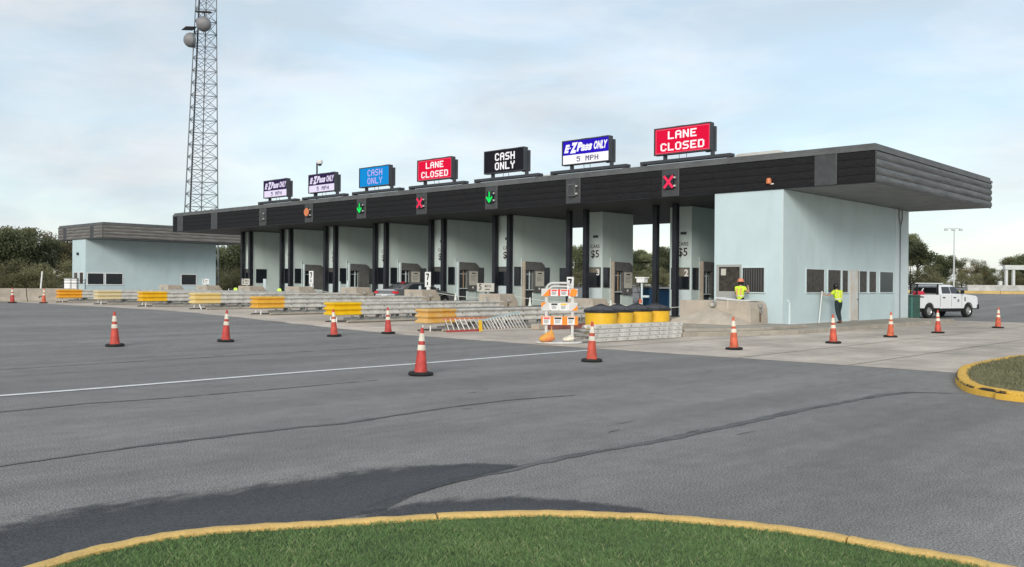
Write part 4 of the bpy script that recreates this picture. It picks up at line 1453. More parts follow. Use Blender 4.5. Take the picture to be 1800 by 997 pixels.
obj('timber_sleeper', MB().box(-.13, .13, -1.3, 1.3, 0, .2, M=Matrix.Translation((-5.4, -7.4, G(-5.4, 0) + .01)) @ Matrix.Rotation(R(-8), 4, 'Z')), M_RUST, bevel=.015, label='faded red timber sleeper lying behind the barricade', cat='timber')
obj('concrete_stub', MB().box(-.2, .2, -.3, .3, 0, .22, M=Matrix.Translation((-5.7, -8.9, G(-5.7, 0) + .01))), M_BLOCK, bevel=.02, label='small concrete stub beside the red timber', cat='concrete block')

def ladder(loc, rz, L_, h0, h1, n, lean, mtop, mbot, mr, label, ends=None):
    t_ = empty('ladder', loc, rz=rz, label=label, cat='ladder', group='ladders leaning on the guardrail')
    obj('rail', MB().box(-.015, .015, 0, L_, .0, .07), mbot, t_)
    a, b = Vector((-lean, 0, h0)), Vector((-lean * 1.3, L_ * .93, h1))
    d_ = b - a
    q = MB()
    q.add([a + Vector(v) for v in ((-.015, 0, -.035), (.015, 0, -.035), (.015, 0, .035), (-.015, 0, .035))] + [b + Vector(v) for v in ((-.015, 0, -.035), (.015, 0, -.035), (.015, 0, .035), (-.015, 0, .035))],
          [(0, 1, 2, 3), (7, 6, 5, 4), (0, 4, 5, 1), (1, 5, 6, 2), (2, 6, 7, 3), (3, 7, 4, 0)])
    obj('rail', q, mtop, t_)
    for i in range(n):
        u = (i + .5) / n
        p = a + d_ * u
        obj('rung', MB().tube((0, L_ * u, .05), p, .019, n=6), mr, t_)
    if ends:
        obj('end_cap', MB().box(-.03, .03, -.06, .06, .0, h0 + .05, M=Matrix.Rotation(R(-8), 4, 'Y')), ends, t_)
    return t_
M_ALU = mat('ladder_aluminium', (.50, .49, .455), rough=.4, metal=.2)
M_LRED = mat('ladder_red', (.42, .07, .07), rough=.5)
M_LORG = mat('ladder_orange', (.62, .20, .10), rough=.5)
ladder((-6.3, -13.3, G(-6.3, 0) + .01), R(-2), 3.3, .48, .46, 13, .22, M_LORG, M_LRED, M_ALU, 'ladder with red and orange rails below the amber guardrail nose')
ladder((-6.1, -11.75, G(-6.1, 0) + .01), R(-3), 2.5, .36, .66, 15, .25, mat('ladder_blue_grey', (.38, .50, .52), rough=.5), M_ALU, M_ALU, 'splayed aluminium ladder with yellow end, leaning on the guardrail', MATS['barrel_yellow'])

# ------------------------------------------------------------------ small signs and posts by the lanes
def mph(x, y, z, w, h, label, full=True):
    t_ = empty('speed_sign', (x, y, z), label=label, cat='sign', group='5 MPH signs on the crash blocks')
    obj('plate', MB().box(-w / 2, w / 2, 0, .02, 0, h), M_NOTICE if full else M_WHITE, t_)
    obj('lettering', moved(text_mb('5', h * 1.0, bold=.008), Matrix.Translation((-w * .30, -.003, h * .52))), M_INK, t_, recalc=False)
    obj('lettering', moved(text_mb('M.P.H.', h * .42, bold=.002), Matrix.Translation((w * .16, -.003, h * .64))), M_INK, t_, recalc=False)
    obj('underline', MB().box(-w * .02, w * .26, -.004, -.001, h * .22, h * .32), M_INK, t_)
    obj('stand', MB().box(-.04, .04, .021, .05, -.12, h * .6).box(w * .25, w * .4, -.02, .04, -.10, -.002), M_DARKM, t_)
zb1 = lambda k: G(IC(k), 0) + 1.12
mph(IC(1) - .55, -3.3, zb1(1) + .1, 1.2, .42, 'white 5 MPH sign standing on a crash block, centre')
mph(IC(5) - .35, -3.3, zb1(5) + .06, 1.0, .42, 'white 5 MPH sign near the last booth at left')
mph(IC(6) + .0, -3.3, zb1(6) + .06, .9, .4, 'small 5 MPH sign in front of the far left building', False)
def lane_board(x, y, z, label, w=.46, h=.82):
    t_ = empty('lane_board', (x, y, z), label=label, cat='sign', group='upright white lane boards')
    obj('plate', MB().box(-w / 2, w / 2, 0, .025, 0, h), M_WHITE, t_)
    mk = MB().prism([(-.13, h - .08), (.10, h - .08), (.10, h - .18), (.02, h * .45), (-.06, h * .45), (.0, h - .16), (-.13, h - .16)], -.004, -.001, 'y')
    obj('mark', mk, M_INK, t_)
    obj('mark', MB().box(-.06, .04, -.004, -.001, .1, .28), M_INK, t_)
    obj('post', MB().box(-.12, .10, .026, .12, -z + G(x, 0) + .1, h * .5), M_WHITE, t_)
lane_board(-19.45, -2.55, 1.60, 'upright white lane board right of the dark car')
lane_board(-31.4, -1.9, 1.72, 'upright white lane board between the fifth and sixth booths', .46, .82)
lane_board(-9.45, -2.5, 1.35, 'upright white lane board behind the barricade arch', .40, .80)
posts = [(-20.25, -2.4, 1.2, .10, 'short white post left of the lane board beside the car'), (-26.0, -3.0, 1.4, .10, 'short white post on the block left of the dark car'),
         (-37.0, -1.8, 1.5, .3, 'grey plate post beside the sixth booth'), (-28.6, -1.7, 1.35, .09, 'slim white post before the fifth booth hood')]
for x, y, h, w, lb in posts:
    t = empty('lane_post', (x, y, G(x, y) + .1), label=lb, cat='post', group='pale posts on the islands')
    obj('shaft', MB().box(-w / 2, w / 2, -.05, .05, 0, h), M_TRIM, t, bevel=.01)
    obj('foot', MB().box(-w / 2 - .06, w / 2 + .06, -.1, .1, -.01, .02), M_GALVD, t)
def rope(name, a, b, sag, m, label, r=.014):
    P_ = []
    for i in range(13):
        u = i / 12
        P_.append((a[0] + (b[0] - a[0]) * u, a[1] + (b[1] - a[1]) * u, a[2] + (b[2] - a[2]) * u - sag * 4 * u * (1 - u)))
    obj(name, MB().path(P_, r, 5), m, label=label, cat='rope', group='pale ropes strung across the lanes')
M_ROPE = mat('pale_rope', (.60, .60, .54), rough=.8)
rope('lane_rope', (-7.2, -2.6, 1.0), (-3.4, 1.0, 1.15), .30, M_ROPE, 'pale rope strung across the first lane behind the barrels')
rope('lane_rope', (-13.0, -2.6, 1.2), (-9.3, .6, 1.0), .18, M_ROPE, 'pale rope across the second lane behind the barricade')
rope('lane_rope', (-18.7, -2.6, 1.3), (-15.2, .5, 1.25), .22, M_ROPE, 'pale rope across the third lane beside the 5 MPH sign')
rope('lane_rope', (-30.2, -2.6, 1.4), (-26.6, .3, 1.3), .25, M_ROPE, 'pale rope across the lane left of the dark car')
t = empty('lane_sensor', (-6.98, -.2, G(-7, 0) + .16), label='white box sensor on a pole with dangling black cable', cat='sensor')
obj('pole', MB().tube((0, 0, 0), (0, 0, 1.75), .05), M_TRIM, t)
obj('head', MB().box(-.2, .22, -.15, .15, 1.72, 1.92).box(-.27, .29, -.18, .18, 1.922, 1.98), M_WHITE, t)
obj('cable', MB().path([(-.2, 0, 1.85), (-.36, 0, 1.65), (-.22, .02, 1.35), (-.12, .02, 1.0), (-.28, .02, .7), (-.2, .02, .2)], .025, 6), M_COLM, t)
obj('bracket', MB().box(.05, .4, -.04, .04, 1.02, 1.12), M_TRIM, t)
t = empty('bollard', (-18.4, -1.6, G(-18.4, 0) + .1), label='slim dark bollard right of the 5 MPH block', cat='bollard') if False else None
for x, y, w, d_, h, lb, m in ((-15.86, 15.3, 1.15, 1.2, 1.32, 'blue bin seen between the black columns, right', (.025, .10, .24)), (-19.0, 17.84, .8, 1.0, 1.32, 'narrow blue bin seen between the black columns, left', (.03, .12, .24))):
    t = empty('blue_bin', (x, y, G(x, y) + .01), label=lb, cat='bin', group='blue bins behind the plaza')
    obj('tub', MB().prism([(-w / 2 + .06, 0), (w / 2 - .06, 0), (w / 2, h - .1), (-w / 2, h - .1)], -d_ / 2, d_ / 2, 'y'), mat('blue_bin_%.2f' % m[1], m, rough=.5, var=.12), t, bevel=.02)
    obj('lid', MB().prism([(-w / 2 - .03, h - .095), (w / 2 + .03, h - .095), (w / 2, h), (-w / 2, h)], -d_ / 2 - .03, d_ / 2 + .03, 'y'), M_COLM, t, bevel=.01)
t = empty('green_bin', (-.46, 16.35, .01), rz=R(20), label='dark green bin between the tall office and the pickup', cat='bin')
mg = mat('green_bin', (.010, .060, .045), rough=.5, var=.2, vscale=3)
obj('tub', MB().box(-.42, .42, -.4, .4, .05, 1.28), mg, t, bevel=.03)
obj('edge_rib', MB().box(-.05, .05, -.43, -.401, .06, 1.26), mat('green_rib', (.03, .14, .12), rough=.5), t)
obj('lid', MB().prism([(-.45, 1.285), (.45, 1.285), (.43, 1.36), (-.43, 1.36)], -.43, .43, 'y'), mg, t)
obj('foot', MB().box(-.4, .4, -.38, .38, 0, .049), M_COLM, t)

# ------------------------------------------------------------------ trees: x, y, height, kind
TREES = [(-99.7, -5.7, 7.6, 0), (-103.7, -1.1, 8.2, 1), (-92.6, -1.7, 7.1, 0), (-103.8, 4.2, 8.1, 1), (-93.7, 2.7, 7.1, 2), (-106.8, 9.7, 8.2, 4), (-107.4, 11.9, 8.1, 4), (-110.3, 14.6, 5.6, 2), (-76.4, -3.0, 3.7, 3), (-87.4, 3.1, 4.0, 3), (-76.2, -5.5, 3.4, 3), (-82.6, -6.1, 3.8, 3), (-110.9, 16.8, 7.6, 4), (-99.4, 30.2, 6.3, 2), (-96.3, 30.5, 6.8, 0), (-102.5, 30.2, 5.7, 4), (-100.1, 35.1, 7.0, 1), (-91.8, 26.4, 3.2, 3), (-92.3, 28.7, 3.5, 3), (-79.0, 79.5, 5.8, 1), (-73.3, 76.6, 6.5, 0), (-78.9, 87.8, 6.8, 2), (-72.8, 85.3, 5.8, 1), (-77.8, 97.1, 5.5, 0), (-69.1, 88.7, 6.0, 2), (-76.1, 102.7, 5.8, 1), (-62.7, 86.5, 6.2, 0), (-67.4, 98.5, 6.1, 2), (-65.2, 67.7, 3.6, 3), (-57.4, 70.9, 2.8, 3), (-58.2, 78.4, 3.0, 3), (-48.1, 147.0, 10.7, 5), (-43.5, 142.2, 9.4, 5), (-36.1, 117.6, 4.7, 3), (-49.3, 168.5, 5.4, 2), (-41.8, 152.9, 6.5, 0), (-41.6, 162.1, 6.5, 4), (-41.5, 171.2, 6.5, 4), (-41.8, 180.0, 5.0, 2), (-38.3, 138.1, 3.2, 3), (-36.6, 148.7, 3.5, 3), (-39.9, 177.3, 4.0, 3), (-41.9, 198.0, 4.9, 3), (-45.5, 217.3, 8.1, 1), (-41.6, 211.8, 8.5, 0), (-38.9, 218.9, 9.2, 2), (-31.5, 212.3, 9.1, 1), (-38.5, 196.6, 4.1, 3)]
TREES += [(-71.0, 62.0, 3.1, 3), (-66.5, 64.0, 3.2, 3), (-62.0, 68.0, 3.0, 3), (-55.0, 74.0, 3.0, 3), (-75.0, 72.0, 3.6, 3)]
M_LEAF = [leaf_attr_mat('leaf_dark', [(0.054, 0.07, 0.044), (0.115, 0.133, 0.073), (0.183, 0.203, 0.107), (0.285, 0.293, 0.159)]),
          leaf_attr_mat('leaf_olive', [(0.083, 0.083, 0.048), (0.167, 0.162, 0.085), (0.246, 0.234, 0.123), (0.333, 0.31, 0.174)]),
          leaf_attr_mat('leaf_autumn', [(0.071, 0.063, 0.038), (0.151, 0.131, 0.071), (0.231, 0.199, 0.104), (0.317, 0.27, 0.159)])]
M_BARK = mat('bark', (.07, .058, .045), rough=.9, var=.3, vscale=4)
def tree_proto(kind):
    """unit-height tree; returns (trunk mesh, crown mesh)"""
    r = np.random.default_rng(100 + kind)
    nl = {0: 26, 1: 24, 2: 28, 3: 20, 4: 26, 5: 22}[kind]
    lobes = []
    wide = {0: .40, 1: .36, 2: .44, 3: .80, 4: .34, 5: .34}[kind]
    for i in range(nl):
        u = r.random()
        z = {3: .10 + .74 * u, 5: .42 + .50 * u}.get(kind, .12 + .78 * u)
        q = wide * math.sqrt(max(.05, 1 - ((z - .45) / .62) ** 2))
        if kind == 5: q = .30 * (.5 + r.random() * .7)
        a = r.random() * 2 * math.pi
        d = q * math.sqrt(r.random())
        lobes.append((d * math.cos(a), d * math.sin(a), z, (.10 + .10 * r.random()) * (1.5 if kind == 3 else 1) * (.75 if kind in (4, 5) else 1)))
    per = 520 if kind not in (4,) else 260
    C, T_ = [], []
    for (x, y, z, s) in lobes:
        v = r.normal(size=(per, 3))
        v /= np.linalg.norm(v, axis=1, keepdims=True)
        rad = s * (r.random(per) ** .45) * r.uniform(.7, 1.35, per)
        C.append(np.array([x, y, z]) + v * rad[:, None] * np.array([1.05, 1.05, .8]))
        T_.append(np.clip(r.normal(.45, .16) + r.normal(0, .16, per) + .12 * v[:, 2], 0, 1))
    C = np.concatenate(C)
    T_ = np.concatenate(T_)
    k = (C[:, 2] > .01) & (C[:, 2] < 1.0)
    C, T_ = C[k], T_[k]
    n = len(C)
    s = r.uniform(.008, .017, n) * (.75 if kind == 4 else 1)
    a = r.normal(size=(n, 3)); a /= np.linalg.norm(a, axis=1, keepdims=True)
    b = np.cross(a, r.normal(size=(n, 3))); b /= np.linalg.norm(b, axis=1, keepdims=True)
    a, b = a * s[:, None] * 1.5, b * s[:, None] * .8
    V = np.stack([C - a, C - b * .9 + a * .1, C + a, C + b], 1).reshape(-1, 3)
    F = np.arange(4 * n).reshape(n, 4)
    mi = {0: 0, 1: 1, 2: 0, 3: 1, 4: 2, 5: 0}[kind]
    cr = np_mesh('crown', V, F, M_LEAF[mi], tint=T_)
    tb = MB()
    top = .85
    tb.tube((0, 0, -.01), (.01, .01, .3), .028, .02, 8).tube((.01, .01, .3), (0, .02, top), .02, .006, 8)
    rr = random.Random(kind)
    for (x, y, z, s) in lobes[:16]:
        z0 = min(.6, max(.12, z - .22))
        tb.tube((0, .01, z0), (x * .6, y * .6, z - .06), .010, .006, 5).tube((x * .6, y * .6, z - .06), (x, y, z), .006, .003, 5)
    tr = obj('trunk', tb, M_BARK)
    return tr, cr
protos = {k: tree_proto(k) for k in range(6)}
for tr, cr in protos.values():
    COL.objects.unlink(tr)
    COL.objects.unlink(cr)
tree_names = {0: ('broadleaf_tree', 'dark green broadleaf tree'), 1: ('broadleaf_tree', 'olive green broadleaf tree'), 2: ('broadleaf_tree', 'wide dark broadleaf tree'),
              3: ('thicket_bush', 'low olive thicket bush'), 4: ('sparse_tree', 'thin sparse-leaved autumn tree'), 5: ('pine_tree', 'tall open dark pine tree')}
def where(i):
    if i < 19: return 'in the wooded strip at far left' if TREES[i][1] < 20 else 'in the gap left of the toll canopy'
    if i < 31 or i >= 48: return 'seen through the toll lanes'
    return 'in the tree line behind the pickup'
def bearing(i): return -math.atan2(TREES[i][1] + 35.49, TREES[i][0] - 17.67)
ORD = ['leftmost', 'second from left', 'third from left', 'fourth from left', 'fifth from left', 'sixth from left', 'seventh from left', 'eighth from left', 'ninth from left', 'tenth from left']
fam = {}
for i, (x, y, h, kind) in enumerate(TREES):
    fam.setdefault((tree_names[kind][1], where(i)), []).append(i)
rank = {}
for key, ids in fam.items():
    for n_, i in enumerate(sorted(ids, key=bearing)):
        rank[i] = ', ' + ORD[n_] if len(ids) > 1 else ''
for i, (x, y, h, kind) in enumerate(TREES):
    nm, lb = tree_names[kind]
    t = empty(nm, (x, y, G(x, y) - .05), rz=random.uniform(0, 6.28), label=lb + ' ' + where(i) + rank[i], cat='bush' if kind == 3 else 'tree', group=('bushes ' if kind == 3 else 'trees ') + where(i))
    w = h * random.uniform(.92, 1.15)
    t.scale = (w, w, h)
    for p in protos[kind]:
        c = p.copy()
        link(c, t)

# ------------------------------------------------------------------ lattice tower
TB = Vector((-85.13, 18.87, G(-85, 19)))
tw = empty('lattice_tower', TB, label='tall grey steel lattice radio tower behind the canopy', cat='tower')
HT, RB, RT = 36., 2.18, 1.17
view = math.atan2(-35.49 - 19, 17.67 + 85)
angs = [view + math.pi / 2, view - math.pi / 2 , view + math.pi]
def legp(i, z):
    u = z / HT
    ax = Vector((.55 * u * math.cos(view - math.pi / 2) * -1, .55 * u * math.sin(view - math.pi / 2) * -1, 0))
    r_ = RB + (RT - RB) * u
    a = angs[i]
    off = (1.0, 1.0, .55)[i] * r_
    sh = -.15 * r_
    return Vector((off * math.cos(a), off * math.sin(a), z)) + ax * .95
for i in range(3):
    obj('leg', MB().tube(legp(i, 0), legp(i, HT), .075, .06, 8), M_TOWER, tw, smooth=True)
nb = 24
for s_ in range(nb):
    z0, z1 = HT * s_ / nb, HT * (s_ + 1) / nb
    zm = (z0 + z1) / 2
    for i, j in ((0, 2), (2, 1), (0, 1)):
        obj('brace', MB().tube(legp(i, z0), legp(j, z1), .034, n=5), M_TOWER, tw)
        obj('brace', MB().tube(legp(j, z0), legp(i, z1), .034, n=5), M_TOWER, tw)
        obj('strut', MB().tube(legp(i, z1), legp(j, z1), .03, n=5), M_TOWER, tw)
ld = MB()
a0, a1 = legp(1, 0) * .68 + legp(2, 0) * .32, legp(1, HT) * .68 + legp(2, HT) * .32
ld.tube(a0, a1, .10, n=8)
obj('cable_tray', ld, M_DARKM, tw)
rt_ = Vector((math.cos(view - math.pi / 2), math.sin(view - math.pi / 2), 0))      # towards picture left/right
fw = Vector((math.cos(view), math.sin(view), 0))
def dish(base, direc, r_, label):
    t_ = empty('microwave_dish', base, label=label, cat='dish', group='microwave dishes on the tower')
    q = direc.to_track_quat('Z', 'Y').to_matrix().to_4x4()
    m = mat('dish_grey', (.24, .235, .24), rough=.55, var=.15)
    obj('radome', MB().lathe([(r_, 0), (r_ * .97, r_ * .28), (r_ * .78, r_ * .62), (r_ * .45, r_ * .88), (.02, r_ * .97)], 24, M=q), m, t_, smooth=True)
    obj('drum', MB().lathe([(r_ * .45, -.5), (r_ * .98, -.3), (r_, -.002)], 24, M=q), M_TOWER, t_, smooth=True)
    sv = Vector((0, 0, 1))
    sd = direc.cross(sv)
    c_ = sv * (r_ + .55) + direc * .2
    sh = MB()
    A, B = sd * (r_ * 1.05), direc * (r_ * .75)
    sh.add([c_ - A - B, c_ + A - B, c_ + A + B - sv * .18, c_ - A + B - sv * .18, c_ - A - B + sv * .07, c_ + A - B + sv * .07, c_ + A + B - sv * .11, c_ - A + B - sv * .11],
           [(0, 1, 2, 3), (4, 5, 6, 7), (0, 1, 5, 4), (1, 2, 6, 5), (2, 3, 7, 6), (3, 0, 4, 7)])
    obj('ice_shield', sh, M_DARKM, t_)
    obj('mount', MB().tube(-direc * .45 - sv * r_, -direc * .45 + sv * (r_ + .6), .06, n=7), M_DARKM, t_)
    return t_
def tpt(lat, z, f): return TB + rt_ * 0 + Vector((0, 0, z)) + rt_ * lat + fw * f
LAT = rt_ if (rt_.dot(Vector((.73, .683, 0))) < 0) else -rt_            # picture-left unit vector
dish(TB + LAT * -.25 + fw * 1.5 + Vector((0, 0, 32.3)), (fw + LAT * .15).normalized(), .88, 'round grey dish facing forward on the lattice tower')
dish(TB + LAT * 1.20 + fw * .6 + Vector((0, 0, 30.45)), (LAT * 1.0 + fw * .30).normalized(), .88, 'grey dish facing left on the side of the lattice tower')

# ------------------------------------------------------------------ far left barriers, post, railing
jer = [(-.30, 0), (-.30, .08), (-.15, .32), (-.08, .86), (.08, .86), (.15, .32), (.30, .08), (.30, 0)]
for i, (y0, lb) in enumerate(((-14.2, 'right one beside the orange-yellow guardrail nose'), (-17.3, 'middle one behind the leftmost cones'), (-20.4, 'leftmost, at the picture edge'))):
    t = empty('concrete_barrier', (-45.2, y0, G(-45.2, y0)), label='pale concrete traffic barrier, ' + lb, cat='barrier', group='concrete barriers at far left')
    obj('body', MB().prism(jer, .02, 3.06, 'y'), M_BLOCK, t, bevel=.02)
    for yy in (.8, 2.2):
        obj('lifting_loop', MB().path([(.20, yy - .12, .18), (.21, yy - .1, .34), (.20, yy + .1, .36)], .02, 6), M_DARKM, t)
obj('leaning_post', MB().tube((0, 0, 0), (.10, .12, 2.0), .055, .05, 8, M=Matrix.Translation((-48.3, -12.3, G(-48, 0)))), M_WHITE, label='slightly tilted white post behind the concrete barrier', cat='post')
t = empty('railing', (-51.3, -9.6, G(-51, 0)), rz=BR, label='low black railing before the far left building, above the orange-yellow nose', cat='railing')
for i in range(4):
    obj('post', MB().tube((i * .52, 0, 0), (i * .52, 0, 1.50), .028, n=6), M_COLM, t)
for z in (1.2, 1.42):
    obj('rail', MB().tube((0, 0, z), (1.56, 0, z), .024, n=6), M_COLM, t)
wl = empty('low_wall', (-51.9, -9.2, G(-50, 0)), rz=BR, label='low white wall end beside the black railing', cat='wall')
obj('body', MB().box(-.2, .75, 0, .25, 0, 1.52), M_WHITE, wl, bevel=.01)
obj('coping', MB().box(-.24, .79, -.03, .28, 1.522, 1.57), M_CAP, wl)

# ------------------------------------------------------------------ far right: kerb, barrier wall, light mast, gantry
mb = MB()
for i in range(14):
    x = -34 + i * 4
    yk = 68 + (x + 12) * .85
    o = obj('verge_kerb', MB().box(0, 5.2, 0, .6, -.2, .30, M=Matrix.Translation((x, yk, G(x, yk) + .0)) @ Matrix.Rotation(math.atan(.85), 4, 'Z')), mat('far_yellow_kerb', (.60, .42, .16), rough=.8, var=.2, vscale=.8), kind='structure')
mb = MB()
mb.add([(-60, 29, 1.2), (40, 114, 1.72), (40, 400, 1.72), (-60, 400, 1.72)], [(0, 1, 2, 3)])
xs = np.linspace(-40, 40, 21)
vb = MB()
vb.ribbon([(x, 68.7 + (x + 12) * .85, G(x, 68.7 + (x + 12) * .85) + .28) for x in xs], [(x - 120 + 60, 68.7 + (x + 12) * .85 + 140, 2.0) for x in xs])
obj('verge', vb, mat('verge_grass', (.075, .080, .035), rough=.95, var=.4, vscale=.3), recalc=False, kind='structure')
for i in range(5):
    x = -13.2 + i * 5.2
    yk = 70.2 + (x + 12) * .85
    t = empty('roadside_barrier', (x, yk, G(x, yk) + .25), rz=math.atan(.85), label='pale concrete roadside barrier along the far road at right, ' + ['first', 'second', 'third', 'fourth', 'fifth'][i] + ' from the pickup', cat='barrier', group='roadside barriers at far right')
    obj('body', MB().prism([(-.28, 0), (-.14, .3), (-.08, .62), (.08, .62), (.14, .3), (.28, 0)], 0.02, 6.6, 'x'), mat('pale_barrier', (.46, .45, .42), rough=.85, var=.2), t)
t = empty('light_mast', (-18.3, 81.5, G(-18.3, 81.5)), label='tall thin floodlight mast above the trees at right', cat='light mast')
obj('mast', MB().tube((0, 0, 0), (0, 0, 7.3), .10, .06, 10), mat('mast_grey', (.55, .56, .56), rough=.5), t)
obj('crossbar', MB().box(-1.1, .9, -.05, .05, 7.3, 7.38, M=Matrix.Rotation(BR, 4, 'Z')), MATS['mast_grey'], t)
for x in (-1.0, -.1, .8):
    obj('floodlight', MB().box(x - .2, x + .2, -.15, .15, 7.08, 7.28, M=Matrix.Rotation(BR, 4, 'Z')), MATS['mast_grey'], t, bevel=.05)
t = empty('sign_gantry', (-16.5, 96.8, G(-16.5, 96.8)), rz=math.atan2(12, 12.7), label='pale steel gantry frame over the far road at right edge', cat='gantry')
mgn = mat('gantry_paint', (.62, .63, .61), rough=.5, var=.1)
for x in (0, .95):
    obj('upright', MB().box(x - .16, x + .16, -.16, .16, 0, 3.1), mgn, t)
for x in (17.2, 18.2):
    obj('upright', MB().box(x - .16, x + .16, -.16, .16, 0, 3.1), mgn, t)
bmx = obj('beam', MB().box(-.3, 18.6, -.3, .3, 2.62, 3.22), mgn, t)
for x in (2.6, 5.6, 8.6, 11.6, 14.6):
    obj('beam_joint', MB().box(x - .03, x + .03, -.32, .32, 2.6, 3.24), M_GALVD, bmx)
obj('cabinet', MB().box(-1.0, -.6, -.2, .2, .1, 1.1), mgn, t)

# ------------------------------------------------------------------ vehicles
def arch_profile(x0, x1, zbot, top_pts, arches, r_):
    """closed side outline (x,z): along the bottom with wheel arches, then back along top_pts (front to rear)"""
    p = [(x0, zbot)]
    for ax, az in sorted(arches):
        d = math.sqrt(max(0.01, r_ * r_ - (zbot - az) ** 2))
        a0 = math.atan2(zbot - az, -d)
        a1 = math.atan2(zbot - az, d)
        if a0 < 0: a0 += 2 * math.pi
        for i in range(11):
            a = a0 + (a1 - a0) * i / 10
            p.append((ax + r_ * math.cos(a), az + r_ * math.sin(a)))
    p.append((x1, zbot))
    return p + top_pts
def wheel(par, x, y, r_, w, sgn):
    Mx = Matrix.Translation((x, y, r_)) @ Matrix.Rotation(R(-90) * sgn, 4, 'X')
    wh = obj('wheel', MB().lathe([(r_ * .60, -w / 2), (r_ * .93, -w / 2), (r_, -w * .36), (r_, w * .36), (r_ * .93, w / 2), (r_ * .62, w / 2), (r_ * .60, w * .3)], 26, M=Mx), M_RUBB, par, smooth=True)
    rim = obj('rim', MB().lathe([(r_ * .60, w * .30), (r_ * .55, w * .44), (r_ * .48, w * .30), (r_ * .26, w * .32), (r_ * .22, w * .46), (.01, w * .47)], 20, M=Mx), mat('rim_silver', (.45, .45, .44), rough=.35, metal=.6), wh, smooth=True)
    for q in range(8):
        a = 2 * math.pi * q / 8
        obj('vent_hole', MB().tube((r_ * .38 * math.cos(a), r_ * .38 * math.sin(a), w * .315), (r_ * .38 * math.cos(a), r_ * .38 * math.sin(a), w * .33), r_ * .07, n=8, M=Mx), M_COLM, rim)
    return wh
def hull(sections, mi_side=0):
    """sections: (x, [(y,z) ring]) lofted into a closed shell"""
    mb = MB()
    n = len(sections[0][1])
    for x, ring in sections:
        mb.v += [(x, y, z) for y, z in ring]
    for s_ in range(len(sections) - 1):
        for i in range(n - 1):
            mb.f.append((s_ * n + i, s_ * n + i + 1, (s_ + 1) * n + i + 1, (s_ + 1) * n + i))
    mb.f.append(tuple(range(n)))
    mb.f.append(tuple(range((len(sections) - 1) * n, len(sections) * n)))
    mb.f += [(s_ * n, (s_ + 1) * n, (s_ + 1) * n + n - 1, s_ * n + n - 1) for s_ in range(len(sections) - 1)]
    mb.mi = [0] * len(mb.f)
    return mb

# white pickup, x forward from the rear axle
hd = math.atan2(22.87 - 19.3, .44 + .60)
PK = empty('pickup_truck', (-.60, 19.3, .005), rz=hd, label='white crew cab pickup truck parked beyond the tall office', cat='pickup truck')
# the model origin sits under the right rear wheel; body centre line is 0.86 m to the left
CY = .86
PT = Matrix.Translation((0, CY, 0))
M_TRW = mat('truck_white', (.78, .79, .79), rough=.25, coat=.6, var=.03)
M_AUTO = mat('auto_glass', (.028, .034, .040), rough=.06, spec=.6)
M_PLAS = mat('black_plastic', (.018, .018, .019), rough=.6)
def tp(nm, mb, m, par=None, **k): return obj(nm, moved(mb, PT), m, par or PK, **k)
zr = .41
arches = [(0, zr), (3.75, zr)]
side = arch_profile(-1.15, .98, .58, [(.98, 1.36), (-1.15, 1.36)], [(0, zr)], .50)
for y0, y1 in ((-1.0, -.90), (.90, 1.0)):
    tp('bed_side', MB().prism(side, y0, y1, 'y'), M_TRW, bevel=.015)
tp('bed_floor', MB().box(-1.1, .98, -.898, .898, .60, .80), M_PLAS)
tg = tp('tailgate', MB().box(-1.17, -1.11, -.90, .90, .66, 1.34), M_TRW, bevel=.015)
tp('tailgate_handle', MB().box(-1.19, -1.171, -.12, .12, 1.1, 1.2), M_PLAS, tg)
low = arch_profile(1.0, 4.62, .55, [(4.62, .62), (4.66, .95), (4.60, 1.22), (4.45, 1.30), (3.15, 1.42), (2.95, 1.40), (1.0, 1.38)], [(3.75, zr)], .50)
tp('body', MB().prism(low, -1.0, 1.0, 'y'), M_TRW, bevel=.03)
def ring(w0, w1, z0, z1): return [(-w0, z0), (-w0 * .985, z0 + .02), (-w1 * 1.02, z1 - .06), (-w1 * .93, z1), (w1 * .93, z1), (w1 * 1.02, z1 - .06), (w0 * .985, z0 + .02), (w0, z0)]
cab = tp('cab', hull([(1.02, ring(.97, .80, 1.36, 1.80)), (1.10, ring(.97, .79, 1.36, 1.90)), (1.5, ring(.975, .78, 1.36, 1.955)), (2.25, ring(.975, .77, 1.36, 1.95)), (2.55, ring(.97, .76, 1.36, 1.90)), (2.95, ring(.965, .84, 1.36, 1.62)), (3.30, ring(.95, .90, 1.36, 1.42))]), M_TRW, smooth=True)
def sidewin(x0, x1, x2, x3, z0=1.44, z1=1.83):
    for s_ in (-1, 1):
        mb = MB()
        def yy(z): return s_ * (.975 - (.975 - .79) * (z - 1.38) / .52 + .012)
        mb.add([(x0, yy(z0), z0), (x1, yy(z0), z0), (x2, yy(z1), z1), (x3, yy(z1), z1)], [(0, 1, 2, 3)])
        thick(tp('side_window', mb, M_AUTO, cab, recalc=False), .006)
sidewin(1.22, 2.02, 2.02, 1.32)
sidewin(2.10, 2.98, 2.52, 2.10)
tp('rear_window', MB().box(1.0, 1.012, -.72, .72, 1.45, 1.80), M_AUTO, cab)
mb = MB().add([(3.27, -.84, 1.46), (3.27, .84, 1.46), (2.60, .70, 1.90), (2.60, -.70, 1.90)], [(0, 1, 2, 3)])
thick(tp('windscreen', mb, M_AUTO, cab, recalc=False), .02)
for x in (1.0, 2.06, 3.05):
    tp('door_gap', MB().box(x - .008, x + .008, -1.004, -1.001, .66, 1.36).box(x - .008, x + .008, 1.001, 1.004, .66, 1.36), M_PLAS)
for x in (1.22, 2.24):
    for s_ in (-1, 1):
        tp('door_handle', MB().box(x, x + .22, min(s_ * 1.002, s_ * 1.03), max(s_ * 1.002, s_ * 1.03), 1.17, 1.23), M_PLAS)
